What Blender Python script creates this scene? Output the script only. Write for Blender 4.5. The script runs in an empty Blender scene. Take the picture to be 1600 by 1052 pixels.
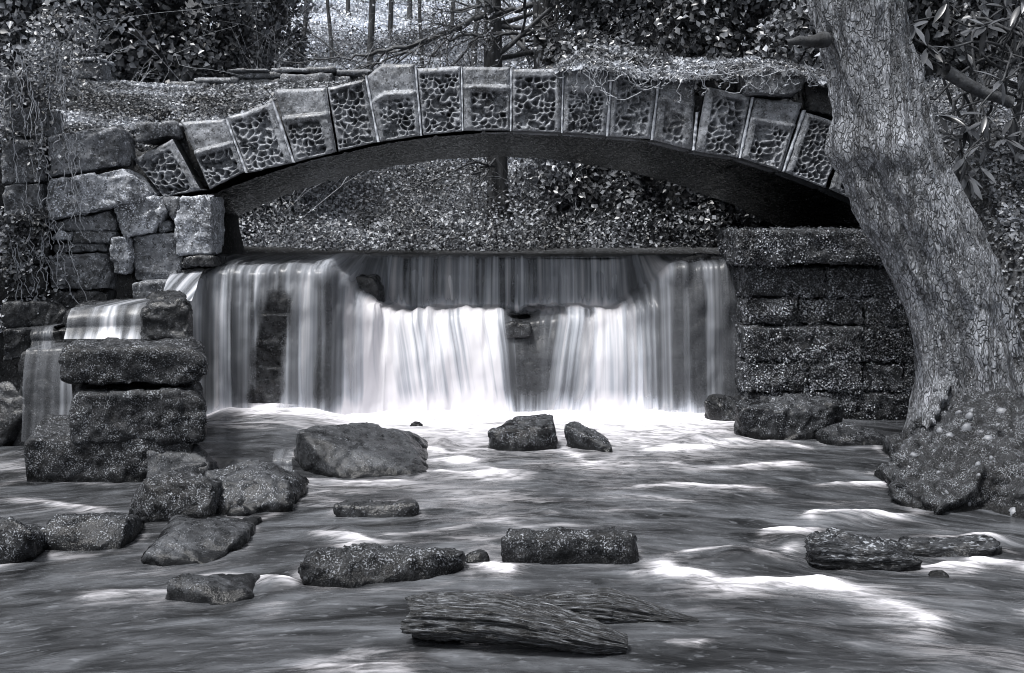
import bpy, bmesh, math, random
import numpy as np
from mathutils import Vector

# ------------------------------------------------------------------ camera, sky, sun, exposure
F_PX, HOR, CXP, HC = 1620.0, 365.0, 800.0, 1.68     # focal length in photo pixels, horizon row, centre column, eye height
scene = bpy.context.scene
COL = scene.collection
cam_d = bpy.data.cameras.new("camera")
cam_d.sensor_width = 36.0
cam_d.lens = 36.0 * F_PX / 1600.0
cam_d.shift_y = -(526.0 - HOR) / 1600.0
cam_d.clip_start = 0.05
cam_d.clip_end = 2000.0
cam = bpy.data.objects.new("camera", cam_d)
cam.location = (0, 0, HC)
cam.rotation_euler = (math.radians(90), 0, 0)
COL.objects.link(cam)
scene.camera = cam

SUN_EL, SUN_AZ = math.radians(66), math.radians(225)   # azimuth clockwise from +Y
world = bpy.data.worlds.new("World")
scene.world = world
world.use_nodes = True
wn = world.node_tree
wn.nodes.clear()
wo = wn.nodes.new("ShaderNodeOutputWorld")
wb = wn.nodes.new("ShaderNodeBackground")
ws = wn.nodes.new("ShaderNodeTexSky")
ws.sky_type = 'NISHITA'
ws.sun_disc = False
ws.sun_elevation = SUN_EL
ws.sun_rotation = SUN_AZ
ws.air_density = 1.0
ws.dust_density = 3.0
wh = wn.nodes.new("ShaderNodeHueSaturation")          # an almost colourless, overcast-like sky
wh.inputs['Saturation'].default_value = 0.22
wn.links.new(ws.outputs[0], wh.inputs['Color'])
wn.links.new(wh.outputs[0], wb.inputs[0])
wb.inputs[1].default_value = 0.09
wn.links.new(wb.outputs[0], wo.inputs[0])

sl = bpy.data.lights.new("sun", 'SUN')
sl.energy = 2.8
sl.angle = math.radians(10)
sl.color = (1.0, 0.985, 0.97)
sun = bpy.data.objects.new("sun", sl)
sd = Vector((math.sin(SUN_AZ) * math.cos(SUN_EL), math.cos(SUN_AZ) * math.cos(SUN_EL), math.sin(SUN_EL)))
sun.rotation_euler = (-sd).to_track_quat('-Z', 'Y').to_euler()
sun.location = (0, 0, 30)
COL.objects.link(sun)

scene.view_settings.view_transform = 'Standard'
scene.view_settings.look = 'None'
scene.view_settings.exposure = 1.02
scene.view_settings.gamma = 1.0
scene.render.engine = 'CYCLES'
scene.cycles.use_denoising = True
scene.cycles.filter_width = 1.0
scene.cycles.max_bounces = 6
scene.cycles.diffuse_bounces = 3
scene.cycles.transparent_max_bounces = 16
scene.cycles.caustics_reflective = False
scene.cycles.caustics_refractive = False

rng = np.random.default_rng(7)
random.seed(7)

# ------------------------------------------------------------------ pixel <-> place
def P(px, py, Y):
    return np.array([(px - CXP) / F_PX * Y, Y, HC - (py - HOR) / F_PX * Y])
def YW(py, z=0.0):
    return (HC - z) * F_PX / (py - HOR)
def Wt(px, py, z=0.0):
    return P(px, py, YW(py, z))
def sstep(a, b, x):
    t = np.clip((np.asarray(x, float) - a) / (b - a), 0, 1)
    return t * t * (3 - 2 * t)

# ------------------------------------------------------------------ numpy noise
def _hash(ix, iy, iz, seed):
    h = (ix.astype(np.int64) * 374761393 + iy.astype(np.int64) * 668265263 + iz.astype(np.int64) * 2147483647 + seed * 1274126177) & 0xFFFFFFFF
    h = ((h ^ (h >> 13)) * 1274126177) & 0xFFFFFFFF
    h = ((h ^ (h >> 16)) * 2246822519) & 0xFFFFFFFF
    return ((h ^ (h >> 15)) & 0xFFFFFF) / float(0xFFFFFF)
def vnoise(p, seed=0):
    i = np.floor(p).astype(np.int64)
    f = p - i
    f = f * f * f * (f * (f * 6 - 15) + 10)
    x, y, z = i[:, 0], i[:, 1], i[:, 2]
    fx, fy, fz = f[:, 0], f[:, 1], f[:, 2]
    def c(a, b, d): return _hash(x + a, y + b, z + d, seed)
    x00 = c(0, 0, 0) * (1 - fx) + c(1, 0, 0) * fx
    x10 = c(0, 1, 0) * (1 - fx) + c(1, 1, 0) * fx
    x01 = c(0, 0, 1) * (1 - fx) + c(1, 0, 1) * fx
    x11 = c(0, 1, 1) * (1 - fx) + c(1, 1, 1) * fx
    return (x00 * (1 - fy) + x10 * fy) * (1 - fz) + (x01 * (1 - fy) + x11 * fy) * fz
def fbm(p, octv=4, seed=0, gain=0.5):
    p = np.asarray(p, float)
    s, a, n = np.zeros(len(p)), 1.0, 0.0
    for k in range(octv):
        s += a * (vnoise(p * 2 ** k + 17.3 * k, seed + k) - 0.5)
        n += a
        a *= gain
    return s / n * 2            # about -1..1

def worley3(p, seed=0):
    """nearest feature point: distance, offset from it, three random numbers of its cell"""
    p = np.asarray(p, float); ip = np.floor(p).astype(np.int64)
    best = np.full(len(p), 9.0); vec = np.zeros_like(p); rid = np.zeros_like(p)
    for a in (-1, 0, 1):
        for b in (-1, 0, 1):
            for c in (-1, 0, 1):
                q = ip + np.array([a, b, c])
                h = np.stack([_hash(q[:, 0], q[:, 1], q[:, 2], seed + k * 101) for k in range(3)], 1)
                d = p - (q + h); f = np.linalg.norm(d, axis=1); m = f < best
                best[m] = f[m]; vec[m] = d[m]
                rid[m] = np.stack([_hash(q[m, 0], q[m, 1], q[m, 2], seed + 707 + k * 101) for k in range(3)], 1)
    return best, vec, rid

# ------------------------------------------------------------------ object helpers
WLOC = {}
def tag(o, label=None, cat=None, group=None, kind=None):
    if label: o["label"] = label
    if cat: o["category"] = cat
    if group: o["group"] = group
    if kind: o["kind"] = kind
    return o
def empty(name, loc, label=None, cat=None, group=None):
    o = bpy.data.objects.new(name, None)
    o.location = loc
    o.empty_display_size = 0.1
    COL.objects.link(o)
    WLOC[o] = np.array(loc, float)
    return tag(o, label, cat, group)
def mesh_data(name, V, F, mat, smooth=True, attrs=None):
    V = np.asarray(V, np.float32)
    me = bpy.data.meshes.new(name)
    if isinstance(F, np.ndarray):
        n, k = F.shape
        me.vertices.add(len(V)); me.vertices.foreach_set("co", V.ravel())
        me.loops.add(n * k); me.loops.foreach_set("vertex_index", F.astype(np.int32).ravel())
        me.polygons.add(n)
        me.polygons.foreach_set("loop_start", np.arange(0, n * k, k, dtype=np.int32))
        me.update(calc_edges=True)
    else:
        me.from_pydata(V.tolist(), [], F)
        me.update()
    if smooth:
        me.polygons.foreach_set("use_smooth", np.ones(len(me.polygons), bool))
    for an, av in (attrs or {}).items():
        a = me.attributes.new(an, 'FLOAT', 'POINT')
        a.data.foreach_set("value", np.asarray(av, np.float32))
    if mat: me.materials.append(mat)
    return me
def mk(name, V, F, mat, parent=None, smooth=True, attrs=None, origin=None):
    V = np.asarray(V, float)
    if origin is None:
        mn, mx = V.min(0), V.max(0)
        origin = np.array([(mn[0] + mx[0]) / 2, (mn[1] + mx[1]) / 2, mn[2] if parent is None else (mn[2] + mx[2]) / 2])
    origin = np.asarray(origin, float)
    o = bpy.data.objects.new(name, mesh_data(name, V - origin, F, mat, smooth, attrs))
    return place(o, origin, parent)
def place(o, origin, parent=None):
    COL.objects.link(o)
    WLOC[o] = np.asarray(origin, float)
    if parent is not None:
        o.parent = parent
        o.location = WLOC[o] - WLOC[parent]
    else:
        o.location = WLOC[o]
    return o
def grid_faces(nu, nv):
    i = np.arange((nu - 1) * (nv - 1))
    a = (i // (nv - 1)) * nv + i % (nv - 1)
    return np.stack([a, a + nv, a + nv + 1, a + 1], 1)

# ------------------------------------------------------------------ materials (a cool, nearly colourless palette, as in the photograph)
def g(v): return (v * 0.925, v * 0.98, v * 1.08, 1.0)
class NT:
    def __init__(self, name):
        self.m = bpy.data.materials.new(name)
        self.m.use_nodes = True
        self.t = self.m.node_tree
        self.t.nodes.clear()
        self.out = self.n("ShaderNodeOutputMaterial")
    def n(self, typ, **kw):
        nd = self.t.nodes.new(typ)
        for k, v in kw.items(): setattr(nd, k, v)
        return nd
    def put(self, sock, val):
        if isinstance(val, bpy.types.NodeSocket): self.t.links.new(val, sock)
        elif val is not None: sock.default_value = val
    def math(self, op, a, b=None, c=None, clamp=False):
        nd = self.n("ShaderNodeMath", operation=op, use_clamp=clamp)
        self.put(nd.inputs[0], a)
        if b is not None: self.put(nd.inputs[1], b)
        if c is not None: self.put(nd.inputs[2], c)
        return nd.outputs[0]
    def noise(self, vec, scale, detail=4, rough=0.55, dist=0.0):
        nd = self.n("ShaderNodeTexNoise")
        self.put(nd.inputs['Vector'], vec); nd.inputs['Scale'].default_value = scale
        nd.inputs['Detail'].default_value = detail; nd.inputs['Roughness'].default_value = rough
        nd.inputs['Distortion'].default_value = dist
        return nd.outputs[0]
    def voro(self, vec, scale, feature='F1', out='Distance'):
        nd = self.n("ShaderNodeTexVoronoi", feature=feature)
        self.put(nd.inputs['Vector'], vec); nd.inputs['Scale'].default_value = scale
        return nd.outputs[out]
    def ramp(self, fac, stops):
        nd = self.n("ShaderNodeValToRGB")
        el = nd.color_ramp.elements
        while len(el) < len(stops): el.new(0.5)
        for e, (p, c) in zip(el, stops):
            e.position = p
            e.color = c if isinstance(c, tuple) else g(c)
        self.put(nd.inputs[0], fac)
        return nd.outputs[0]
    def mix(self, fac, a, b, blend='MIX'):
        nd = self.n("ShaderNodeMix", data_type='RGBA', blend_type=blend)
        self.put(nd.inputs[0], fac); self.put(nd.inputs[6], a); self.put(nd.inputs[7], b)
        return nd.outputs[2]
    def rangef(self, v, a, b, c=0.0, d=1.0):
        nd = self.n("ShaderNodeMapRange", interpolation_type='SMOOTHSTEP')
        self.put(nd.inputs[0], v)
        for k, q in zip((1, 2, 3, 4), (a, b, c, d)): nd.inputs[k].default_value = q
        return nd.outputs[0]
    def attr(self, name):
        return self.n("ShaderNodeAttribute", attribute_name=name).outputs['Fac']
    def bump(self, h, strength, dist):
        nd = self.n("ShaderNodeBump")
        nd.inputs['Strength'].default_value = strength; nd.inputs['Distance'].default_value = dist
        self.put(nd.inputs['Height'], h)
        return nd.outputs[0]
    def coords(self, stretch=None):
        tc = self.n("ShaderNodeTexCoord")
        oi = self.n("ShaderNodeObjectInfo")
        off = self.math('MULTIPLY', oi.outputs['Random'], 50.0)
        ad = self.n("ShaderNodeVectorMath", operation='ADD')
        self.put(ad.inputs[0], tc.outputs['Object']); self.put(ad.inputs[1], off)
        v = ad.outputs[0]
        if stretch:
            mp = self.n("ShaderNodeVectorMath", operation='MULTIPLY')
            self.put(mp.inputs[0], v); mp.inputs[1].default_value = stretch
            v = mp.outputs[0]
        return v
    def principled(self, col, rough, normal=None, spec=0.5):
        nd = self.n("ShaderNodeBsdfPrincipled")
        self.put(nd.inputs['Base Color'], col); self.put(nd.inputs['Roughness'], rough)
        nd.inputs['Specular IOR Level'].default_value = spec
        if normal is not None: self.put(nd.inputs['Normal'], normal)
        return nd.outputs[0]
    def done(self, sh):
        self.put(self.out.inputs[0], sh)
        return self.m

def stone_mat(name, lo, hi, pale=0.35, patch=(0.56, 0.68), speck=(0.52, 0.60), rough=(0.35, 0.7), bump=0.9, bdist=0.03, fine=70, stretch=None, speck_amt=0.8, wet=False):
    """weathered stone: broad tone drift, pale lichen patches, fine pale and dark flecks, gritty relief"""
    t = NT(name)
    v = t.coords(stretch)
    big = t.noise(v, 2.2, 6, 0.6)
    mid = t.noise(v, 13, 6, 0.65)
    fin = t.noise(v, fine, 4, 0.6)
    base = t.ramp(t.math('MULTIPLY_ADD', mid, 0.55, t.math('MULTIPLY', big, 0.5)), [(0.40, lo * 0.6), (0.52, (lo + hi) / 2), (0.64, hi * 1.15)])
    lich = t.rangef(t.noise(v, 5.5, 8, 0.7), patch[0], patch[1])
    spk = t.rangef(fin, speck[0], speck[1])
    clus = t.rangef(t.noise(v, 14, 6, 0.7), 0.45, 0.57)
    amt = t.math('MULTIPLY', spk, t.math('ADD', t.math('MULTIPLY', lich, 0.45), t.math('MULTIPLY_ADD', clus, 0.6 * speck_amt, 0.08)), None, True)
    base = t.mix(amt, base, g(pale))  # pale flecks: lichen, and the sparkle of wet stone put into the colour
    dk = t.rangef(t.noise(v, fine * 0.55, 5, 0.65), 0.46, 0.36)
    base = t.mix(t.math('MULTIPLY', dk, 0.85), base, g(lo * 0.3))
    rgh = t.rangef(mid, 0.35, 0.65, rough[0], rough[1])
    if wet:                                             # soaked and algae-dark just above the stream
        z = t.n("ShaderNodeSeparateXYZ"); t.put(z.inputs[0], t.n("ShaderNodeNewGeometry").outputs['Position'])
        soak = t.rangef(t.math('ADD', z.outputs[2], t.math('MULTIPLY', t.math('SUBTRACT', mid, 0.5), 0.14)), 0.02, 0.085, 1.0, 0.0)
        base = t.mix(t.math('MULTIPLY', soak, 0.85), base, g(0.006))
        rgh = t.math('MULTIPLY', rgh, t.math('MULTIPLY_ADD', soak, -0.5, 1.0))
    h = t.math('ADD', t.math('MULTIPLY', mid, 1.0), t.math('MULTIPLY', fin, 0.8))
    return t.done(t.principled(base, rgh, t.bump(h, bump * 0.7, bdist * 0.38), 0.16 if wet else 0.4))

def leaf_mat(name, lo, hi, rough=0.42):
    t = NT(name)
    a = t.attr("shade")
    col = t.ramp(a, [(0.0, lo), (0.55, (lo * 2 + hi) / 3), (1.0, hi)])
    p = t.n("ShaderNodeBsdfPrincipled")
    t.put(p.inputs['Base Color'], col)
    p.inputs['Roughness'].default_value = rough
    tr = t.n("ShaderNodeBsdfTranslucent")
    t.put(tr.inputs[0], col)
    mx = t.n("ShaderNodeMixShader")
    mx.inputs[0].default_value = 0.2
    t.put(mx.inputs[1], p.outputs[0]); t.put(mx.inputs[2], tr.outputs[0])
    return t.done(mx.outputs[0])

def plain_noise_mat(name, lo, hi, scale, rough=0.8, bump=0.5, bdist=0.02, stretch=None, spec=0.5):
    t = NT(name)
    v = t.coords(stretch)
    nz = t.noise(v, scale, 8, 0.65)
    return t.done(t.principled(t.ramp(nz, [(0.35, lo), (0.65, hi)]), rough, t.bump(nz, bump, bdist), spec))

M = {}
M['voussoir'] = stone_mat('dressed_sandstone', 0.07, 0.26, 0.6, fine=70, bump=0.6, bdist=0.015, speck_amt=0.6)
M['pale_stone'] = stone_mat('lichen_sandstone', 0.07, 0.36, 0.85, patch=(0.42, 0.54), fine=60, bump=0.5)
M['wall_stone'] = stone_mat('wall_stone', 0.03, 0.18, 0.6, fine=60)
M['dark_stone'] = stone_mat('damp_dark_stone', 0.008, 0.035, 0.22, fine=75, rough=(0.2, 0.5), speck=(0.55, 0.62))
M['wet_rock'] = stone_mat('wet_river_rock', 0.008, 0.040, 0.6, fine=115, rough=(0.18, 0.45), bump=0.9, bdist=0.02, speck=(0.55, 0.62), wet=True)
M['smooth_rock'] = stone_mat('smooth_river_slab', 0.018, 0.060, 0.40, fine=125, rough=(0.22, 0.5), bump=0.8, bdist=0.02, speck=(0.55, 0.62), speck_amt=0.5, wet=True)
M['slate_rock'] = stone_mat('layered_slate', 0.008, 0.045, 0.5, fine=60, rough=(0.18, 0.45), bump=1.0, bdist=0.03, stretch=(0.5, 0.5, 3.0), wet=True)
M['mossy_rock'] = stone_mat('mossy_block', 0.007, 0.034, 0.42, fine=105, rough=(0.3, 0.6), bump=1.0, bdist=0.03, speck=(0.52, 0.59), wet=True)
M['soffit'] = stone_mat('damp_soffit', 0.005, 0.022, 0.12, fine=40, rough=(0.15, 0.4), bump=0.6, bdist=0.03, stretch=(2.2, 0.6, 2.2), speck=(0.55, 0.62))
M['mortar'] = plain_noise_mat('lime_mortar', 0.30, 0.62, 30, 0.9, 0.5, 0.01)
M['conglomerate'] = stone_mat('conglomerate', 0.006, 0.035, 0.42, fine=140, rough=(0.3, 0.6), bump=1.0, bdist=0.04, speck=(0.52, 0.59), wet=True)
M['pebble'] = plain_noise_mat('pebble', 0.08, 0.26, 20, 0.45, 0.2, 0.005)
M['earth'] = stone_mat('woodland_soil', 0.012, 0.04, 0.2, fine=45, rough=(0.7, 0.95), bump=1.0, bdist=0.05)
M['litter'] = leaf_mat('fallen_leaves', 0.02, 0.6, 0.5)
M['pale_litter'] = leaf_mat('dry_pale_leaves', 0.10, 0.85, 0.5)
M['ivy'] = leaf_mat('ivy_leaves', 0.012, 0.5, 0.32)
M['pale_ivy'] = leaf_mat('pale_ivy_leaves', 0.03, 0.52, 0.35)
M['hill_leaf'] = leaf_mat('undergrowth_leaves', 0.02, 0.66, 0.4)
M['moss'] = leaf_mat('moss_tufts', 0.008, 0.7, 0.4)
M['rhodo'] = leaf_mat('broad_evergreen_leaf', 0.04, 0.19, 0.28)
M['dark_bark'] = plain_noise_mat('dark_bark', 0.015, 0.07, 9, 0.8, 1.0, 0.04, (1, 1, 0.25))
M['twig'] = plain_noise_mat('twig_bark', 0.02, 0.10, 20, 0.7)
M['pale_stem'] = plain_noise_mat('pale_dead_stem', 0.14, 0.42, 20, 0.7)

def make_bark():
    t = NT('plated_grey_bark')
    v = t.coords((1.0, 1.0, 0.42))
    d = t.n("ShaderNodeVectorMath", operation='MULTIPLY_ADD')
    nv = t.n("ShaderNodeTexNoise"); t.put(nv.inputs['Vector'], v); nv.inputs['Scale'].default_value = 9
    t.put(d.inputs[0], nv.outputs['Color']); d.inputs[1].default_value = (0.16, 0.16, 0.16); t.put(d.inputs[2], v)
    edge = t.voro(d.outputs[0], 30, 'DISTANCE_TO_EDGE')
    crack = t.rangef(edge, 0.01, 0.11)
    mid = t.noise(v, 14, 7, 0.7)
    fin = t.noise(v, 95, 4, 0.65)
    big = t.noise(v, 3.2, 5, 0.6)
    vs = t.n("ShaderNodeVectorMath", operation='MULTIPLY'); t.put(vs.inputs[0], v); vs.inputs[1].default_value = (9, 9, 1.6)
    fis = t.rangef(t.noise(vs.outputs[0], 1.0, 6, 0.65, 0.8), 0.40, 0.47)
    col = t.ramp(t.math('MULTIPLY_ADD', mid, 0.55, t.math('MULTIPLY', big, 0.45)), [(0.38, 0.08), (0.50, 0.25), (0.62, 0.48)])
    col = t.mix(t.rangef(fin, 0.54, 0.66), col, g(0.62))
    col = t.mix(t.math('MULTIPLY', t.rangef(fin, 0.44, 0.34), 0.8), col, g(0.03))
    ck = t.math('MULTIPLY', t.math('SUBTRACT', 1.0, crack), t.rangef(big, 0.40, 0.58, 0.15, 0.8))
    col = t.mix(ck, col, g(0.02))
    col = t.mix(t.math('MULTIPLY', t.math('SUBTRACT', 1.0, fis), 0.45), col, g(0.025))
    h = t.math('ADD', t.math('MULTIPLY', crack, 0.9), t.math('ADD', t.math('MULTIPLY', fin, 0.6), t.math('ADD', mid, fis)))
    return t.done(t.principled(col, 0.75, t.bump(h, 1.0, 0.02)))
M['bark'] = make_bark()

def make_wood():
    t = NT('weathered_driftwood')
    u = t.attr("along"); w = t.attr("around")
    cv = t.n("ShaderNodeCombineXYZ")
    t.put(cv.inputs[0], t.math('MULTIPLY', u, 7.0)); t.put(cv.inputs[1], t.math('MULTIPLY', w, 20.0))
    fib = t.noise(cv.outputs[0], 2.0, 6, 0.7, 0.4)
    fin = t.noise(t.coords(), 120, 3, 0.6)
    col = t.ramp(fib, [(0.42, 0.006), (0.52, 0.045), (0.60, 0.16), (0.72, 0.45)])
    col = t.mix(t.rangef(fin, 0.6, 0.72), col, g(0.16))
    return t.done(t.principled(col, t.rangef(fib, 0.3, 0.7, 0.35, 0.6), t.bump(t.math('ADD', fib, t.math('MULTIPLY', fin, 0.25)), 1.0, 0.02)))
M['wood'] = make_wood()

def make_veil():
    """falling water: strands that follow the fall; 'dens' is how thick the sheet is there"""
    t = NT('falling_water')
    u, w, d = t.attr("su"), t.attr("sv"), t.attr("dens")
    def strand(su, sv, seed):
        cv = t.n("ShaderNodeCombineXYZ")
        t.put(cv.inputs[0], t.math('MULTIPLY', u, su)); t.put(cv.inputs[1], t.math('MULTIPLY', w, sv)); cv.inputs[2].default_value = seed
        return cv.outputs[0]
    s1 = t.noise(strand(6, 0.3, 1.0), 1.0, 2, 0.5)
    s2 = t.noise(strand(19, 0.3, 5.0), 1.0, 2, 0.5)
    s = t.math('ADD', t.math('MULTIPLY', s1, 0.60), t.math('MULTIPLY', s2, 0.50))         # ~0.55 mean
    strk = t.rangef(t.math('ADD', d, t.math('MULTIPLY', t.math('SUBTRACT', s, 0.55), 2.2)), 0.10, 1.1)
    film = t.math('MULTIPLY', t.rangef(d, 0.05, 0.40), t.attr('film'))                    # the thin grey silk between the strands
    a = t.math('MAXIMUM', t.math('MULTIPLY', strk, t.rangef(d, 0.0, 0.12)), film)
    col = t.ramp(strk, [(0.0, 0.12), (0.35, 0.30), (0.7, 0.58), (1.0, (0.80, 0.79, 0.82, 1))])
    p = t.n("ShaderNodeBsdfPrincipled"); t.put(p.inputs['Base Color'], col); p.inputs['Roughness'].default_value = 0.35
    tl = t.n("ShaderNodeBsdfTranslucent"); t.put(tl.inputs[0], col)
    m1 = t.n("ShaderNodeMixShader"); m1.inputs[0].default_value = 0.3
    t.put(m1.inputs[1], p.outputs[0]); t.put(m1.inputs[2], tl.outputs[0])
    tr = t.n("ShaderNodeBsdfTransparent")
    m2 = t.n("ShaderNodeMixShader")
    t.put(m2.inputs[0], a); t.put(m2.inputs[1], tr.outputs[0]); t.put(m2.inputs[2], m1.outputs[0])
    return t.done(m2.outputs[0])
M['veil'] = make_veil()

def make_stream():
    t = NT('stream_water')
    cxy = t.n("ShaderNodeCombineXYZ"); t.put(cxy.inputs[0], t.attr("fu")); t.put(cxy.inputs[1], t.attr("fv"))
    tc = cxy.outputs[0]
    def st(sx, sy):
        mp = t.n("ShaderNodeVectorMath", operation='MULTIPLY'); t.put(mp.inputs[0], tc); mp.inputs[1].default_value = (sx, sy, 1)
        return mp.outputs[0]
    f = t.attr("foam")
    n1 = t.noise(st(0.9, 2.6), 1.6, 5, 0.5, 1.0)
    n2 = t.noise(st(2.4, 10), 1.6, 4, 0.55, 1.0)
    silk = t.math('ADD', t.math('MULTIPLY', n1, 0.75), t.math('MULTIPLY', n2, 0.25))
    n3 = t.noise(st(2.0, 7.0), 2.2, 6, 0.7, 1.2)
    wisp = t.rangef(t.math('ADD', t.math('MULTIPLY', n3, 0.6), t.math('MULTIPLY', n2, 0.4)), 0.36, 0.62)
    fo = t.math('ADD', t.math('MULTIPLY', f, t.math('MULTIPLY_ADD', wisp, 0.85, 0.72)), t.math('MULTIPLY', t.math('SUBTRACT', wisp, 0.6), 0.10))
    fo = t.rangef(fo, 0.0, 1.0)
    base = t.ramp(silk, [(0.36, 0.010), (0.46, 0.030), (0.54, 0.055), (0.66, 0.11)])
    col = t.mix(fo, base, (0.70, 0.69, 0.73, 1))
    rough = t.math('MULTIPLY_ADD', fo, 0.35, 0.24)
    n4 = t.noise(st(7, 17), 2.0, 3, 0.5, 0.5)
    col = t.mix(t.math('MULTIPLY', t.rangef(n4, 0.58, 0.72), 0.20), col, g(0.3))
    h = t.math('ADD', n1, t.math('ADD', t.math('MULTIPLY', n2, 0.5), t.math('MULTIPLY', n4, 0.25)))
    return t.done(t.principled(col, rough, t.bump(h, 0.3, 0.05), 0.35))
M['stream'] = make_stream()

M['still'] = plain_noise_mat('dark_still_water', 0.004, 0.012, 3, 0.35, 0.2, 0.02, None, 0.03)
# ------------------------------------------------------------------ shape builders
def remesh(V, F, voxel):
    me = bpy.data.meshes.new("tmp")
    me.from_pydata([tuple(map(float, v)) for v in V], [], [tuple(map(int, f)) for f in F])
    o = bpy.data.objects.new("tmp", me)
    COL.objects.link(o)
    md = o.modifiers.new("r", 'REMESH'); md.mode = 'VOXEL'; md.voxel_size = voxel
    dg = bpy.context.evaluated_depsgraph_get()
    e = o.evaluated_get(dg).to_mesh()
    n = len(e.vertices); co = np.empty(n * 3, np.float32); e.vertices.foreach_get("co", co)
    nl = len(e.loops); li = np.empty(nl, np.int32); e.loops.foreach_get("vertex_index", li)
    ls = np.empty(len(e.polygons), np.int32); e.polygons.foreach_get("loop_total", ls)
    o.evaluated_get(dg).to_mesh_clear()
    bpy.data.objects.remove(o); bpy.data.meshes.remove(me)
    q = li.reshape(-1, 4) if (ls == 4).all() else np.array([li[s:s + 4] for s, k in zip(np.cumsum(ls) - ls, ls) if k == 4])
    return co.reshape(-1, 3).astype(float), q
def smooth_v(V, F, it):
    e = np.concatenate([F[:, [0, 1]], F[:, [1, 2]], F[:, [2, 3]], F[:, [3, 0]]])
    e = np.concatenate([e, e[:, ::-1]])
    cnt = np.bincount(e[:, 0], minlength=len(V))[:, None]
    for _ in range(it):
        s = np.stack([np.bincount(e[:, 0], V[e[:, 1], k], minlength=len(V)) for k in range(3)], 1)
        V = V * 0.4 + 0.6 * s / np.maximum(cnt, 1)
    return V
def normals(V, F):
    n = np.cross(V[F[:, 2]] - V[F[:, 0]], V[F[:, 3]] - V[F[:, 1]])
    out = np.zeros_like(V)
    for k in range(4):
        for c in range(3): out[:, c] += np.bincount(F[:, k], n[:, c], minlength=len(V))
    return out / np.maximum(np.linalg.norm(out, axis=1, keepdims=True), 1e-9)
def hull(pts):
    bm = bmesh.new()
    for p in pts: bm.verts.new(tuple(map(float, p)))
    r = bmesh.ops.convex_hull(bm, input=bm.verts)
    bmesh.ops.delete(bm, geom=list({x for x in r['geom_interior'] + r['geom_unused'] if isinstance(x, bmesh.types.BMVert)}), context='VERTS')
    bmesh.ops.recalc_face_normals(bm, faces=bm.faces)
    bm.verts.index_update()
    V = [tuple(v.co) for v in bm.verts]; F = [[v.index for v in f.verts] for f in bm.faces]
    bm.free()
    return V, F
_seed = [0]
ROCKS = [(-2.75, 7.4, .55, .45), (2.6 + .9, 7.0, .95, .75)]     # x, y, half widths of what parts the current
def rockify(V, F, voxel=0.016, smooth=1, big=0.02, fine=0.006, fs=1.0, layers=0.0, facet=0.0, chip=0.010, chip_scale=5.0, pebbly=0.0):
    """solid -> evenly meshed, softened, weathered stone"""
    _seed[0] += 1
    s = _seed[0]
    V, Q = remesh(V, F, voxel)
    V = smooth_v(V, Q, smooth)
    N = normals(V, Q)
    d = big * fbm(V * 3.2 * fs + s * 7.7, 3, s) + 2.2 * fine * fbm(V * 9 * fs + s, 4, s + 50, 0.7)
    if layers:
        w = V[:, 2] * 26 + 2.2 * fbm(V * 2.5 + s, 3, s + 9)
        d += layers * (np.abs((w % 1.0) - 0.5) * 2 - 0.5) * (1 - np.abs(N[:, 2]))
    if chip:                                            # broken planes: every patch of the surface has its own tilt
        sc = chip_scale
        _, vec, rid = worley3(V * sc + .25 * fbm(V * 4, 2, s + 3)[:, None], s)
        d += chip * np.clip((vec * (rid - .5) * 4).sum(1), -1.2, 1.2)
        _, vec, rid = worley3(V * sc * 2.6, s + 5)
        d += chip * .35 * np.clip((vec * (rid - .5) * 4).sum(1), -1.2, 1.2)
    if pebbly:
        f1, _, rid = worley3(V * 15, s)
        d += pebbly * (np.sqrt(np.clip(1 - (f1 / .62) ** 2, 0, 1)) - .5) * (.3 + rid[:, 0])
        f1, _, rid = worley3(V * 34, s + 8)
        d += pebbly * .45 * (np.sqrt(np.clip(1 - (f1 / .62) ** 2, 0, 1)) - .5)
    V = V + N * d[:, None]
    return V, Q
def stone_from_points(name, pts, mat, parent=None, **kw):
    V, F = hull(pts)
    V, Q = rockify(V, F, **kw)
    return mk(name, V, Q, mat, parent)
def rock(label, base, top, mat='wet_rock', depth=0.5, name='boulder', cat='rock', group=None, z0=0.0, **kw):
    """a rock standing in the stream: base = waterline pixels, top = crown pixels with how far behind the waterline each lies"""
    pts = []
    ys = [YW(b[1], z0) for b in base]
    q0 = [P(b[0], b[1], y)[0] for b, y in zip(base, ys)]
    ROCKS.append(((min(q0) + max(q0)) / 2, min(ys) + .42 * depth, (max(q0) - min(q0)) / 2, .5 * depth))
    Y0 = min(ys)
    for (px, py), y in zip(base, ys):
        p = P(px, py, y); pts += [p, p - np.array([0, 0, 0.3])]
    back = (.42 if Y0 < 5.8 else .55) if Y0 < 6.6 else .8
    for px, py, dy in top: pts.append(P(px, py, Y0 + dy * back))
    xs = sorted(b[0] for b in base)
    yb = Y0 + depth
    for px in (xs[0], xs[-1]):
        x = P(px + (8 if px == xs[0] else -8), 0, max(ys))[0]
        pts += [np.array([x, yb, z0 - 0.3]), np.array([x, yb - 0.08, z0 + 0.02])]
    o = stone_from_points(name, pts, M[mat], **kw)
    return tag(o, label, cat, group)
def slab_px(poly, Yf, depth, skew=0.0):
    """outline in pixels on a wall face at depth Yf, carried back by depth (Yf may be a function of px)"""
    fy = Yf if callable(Yf) else (lambda x: Yf)
    pts = []
    for px, py in poly:
        p = P(px, py, fy(px)); pts += [p, p + np.array([skew * depth, depth, 0])]
    return pts

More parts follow.
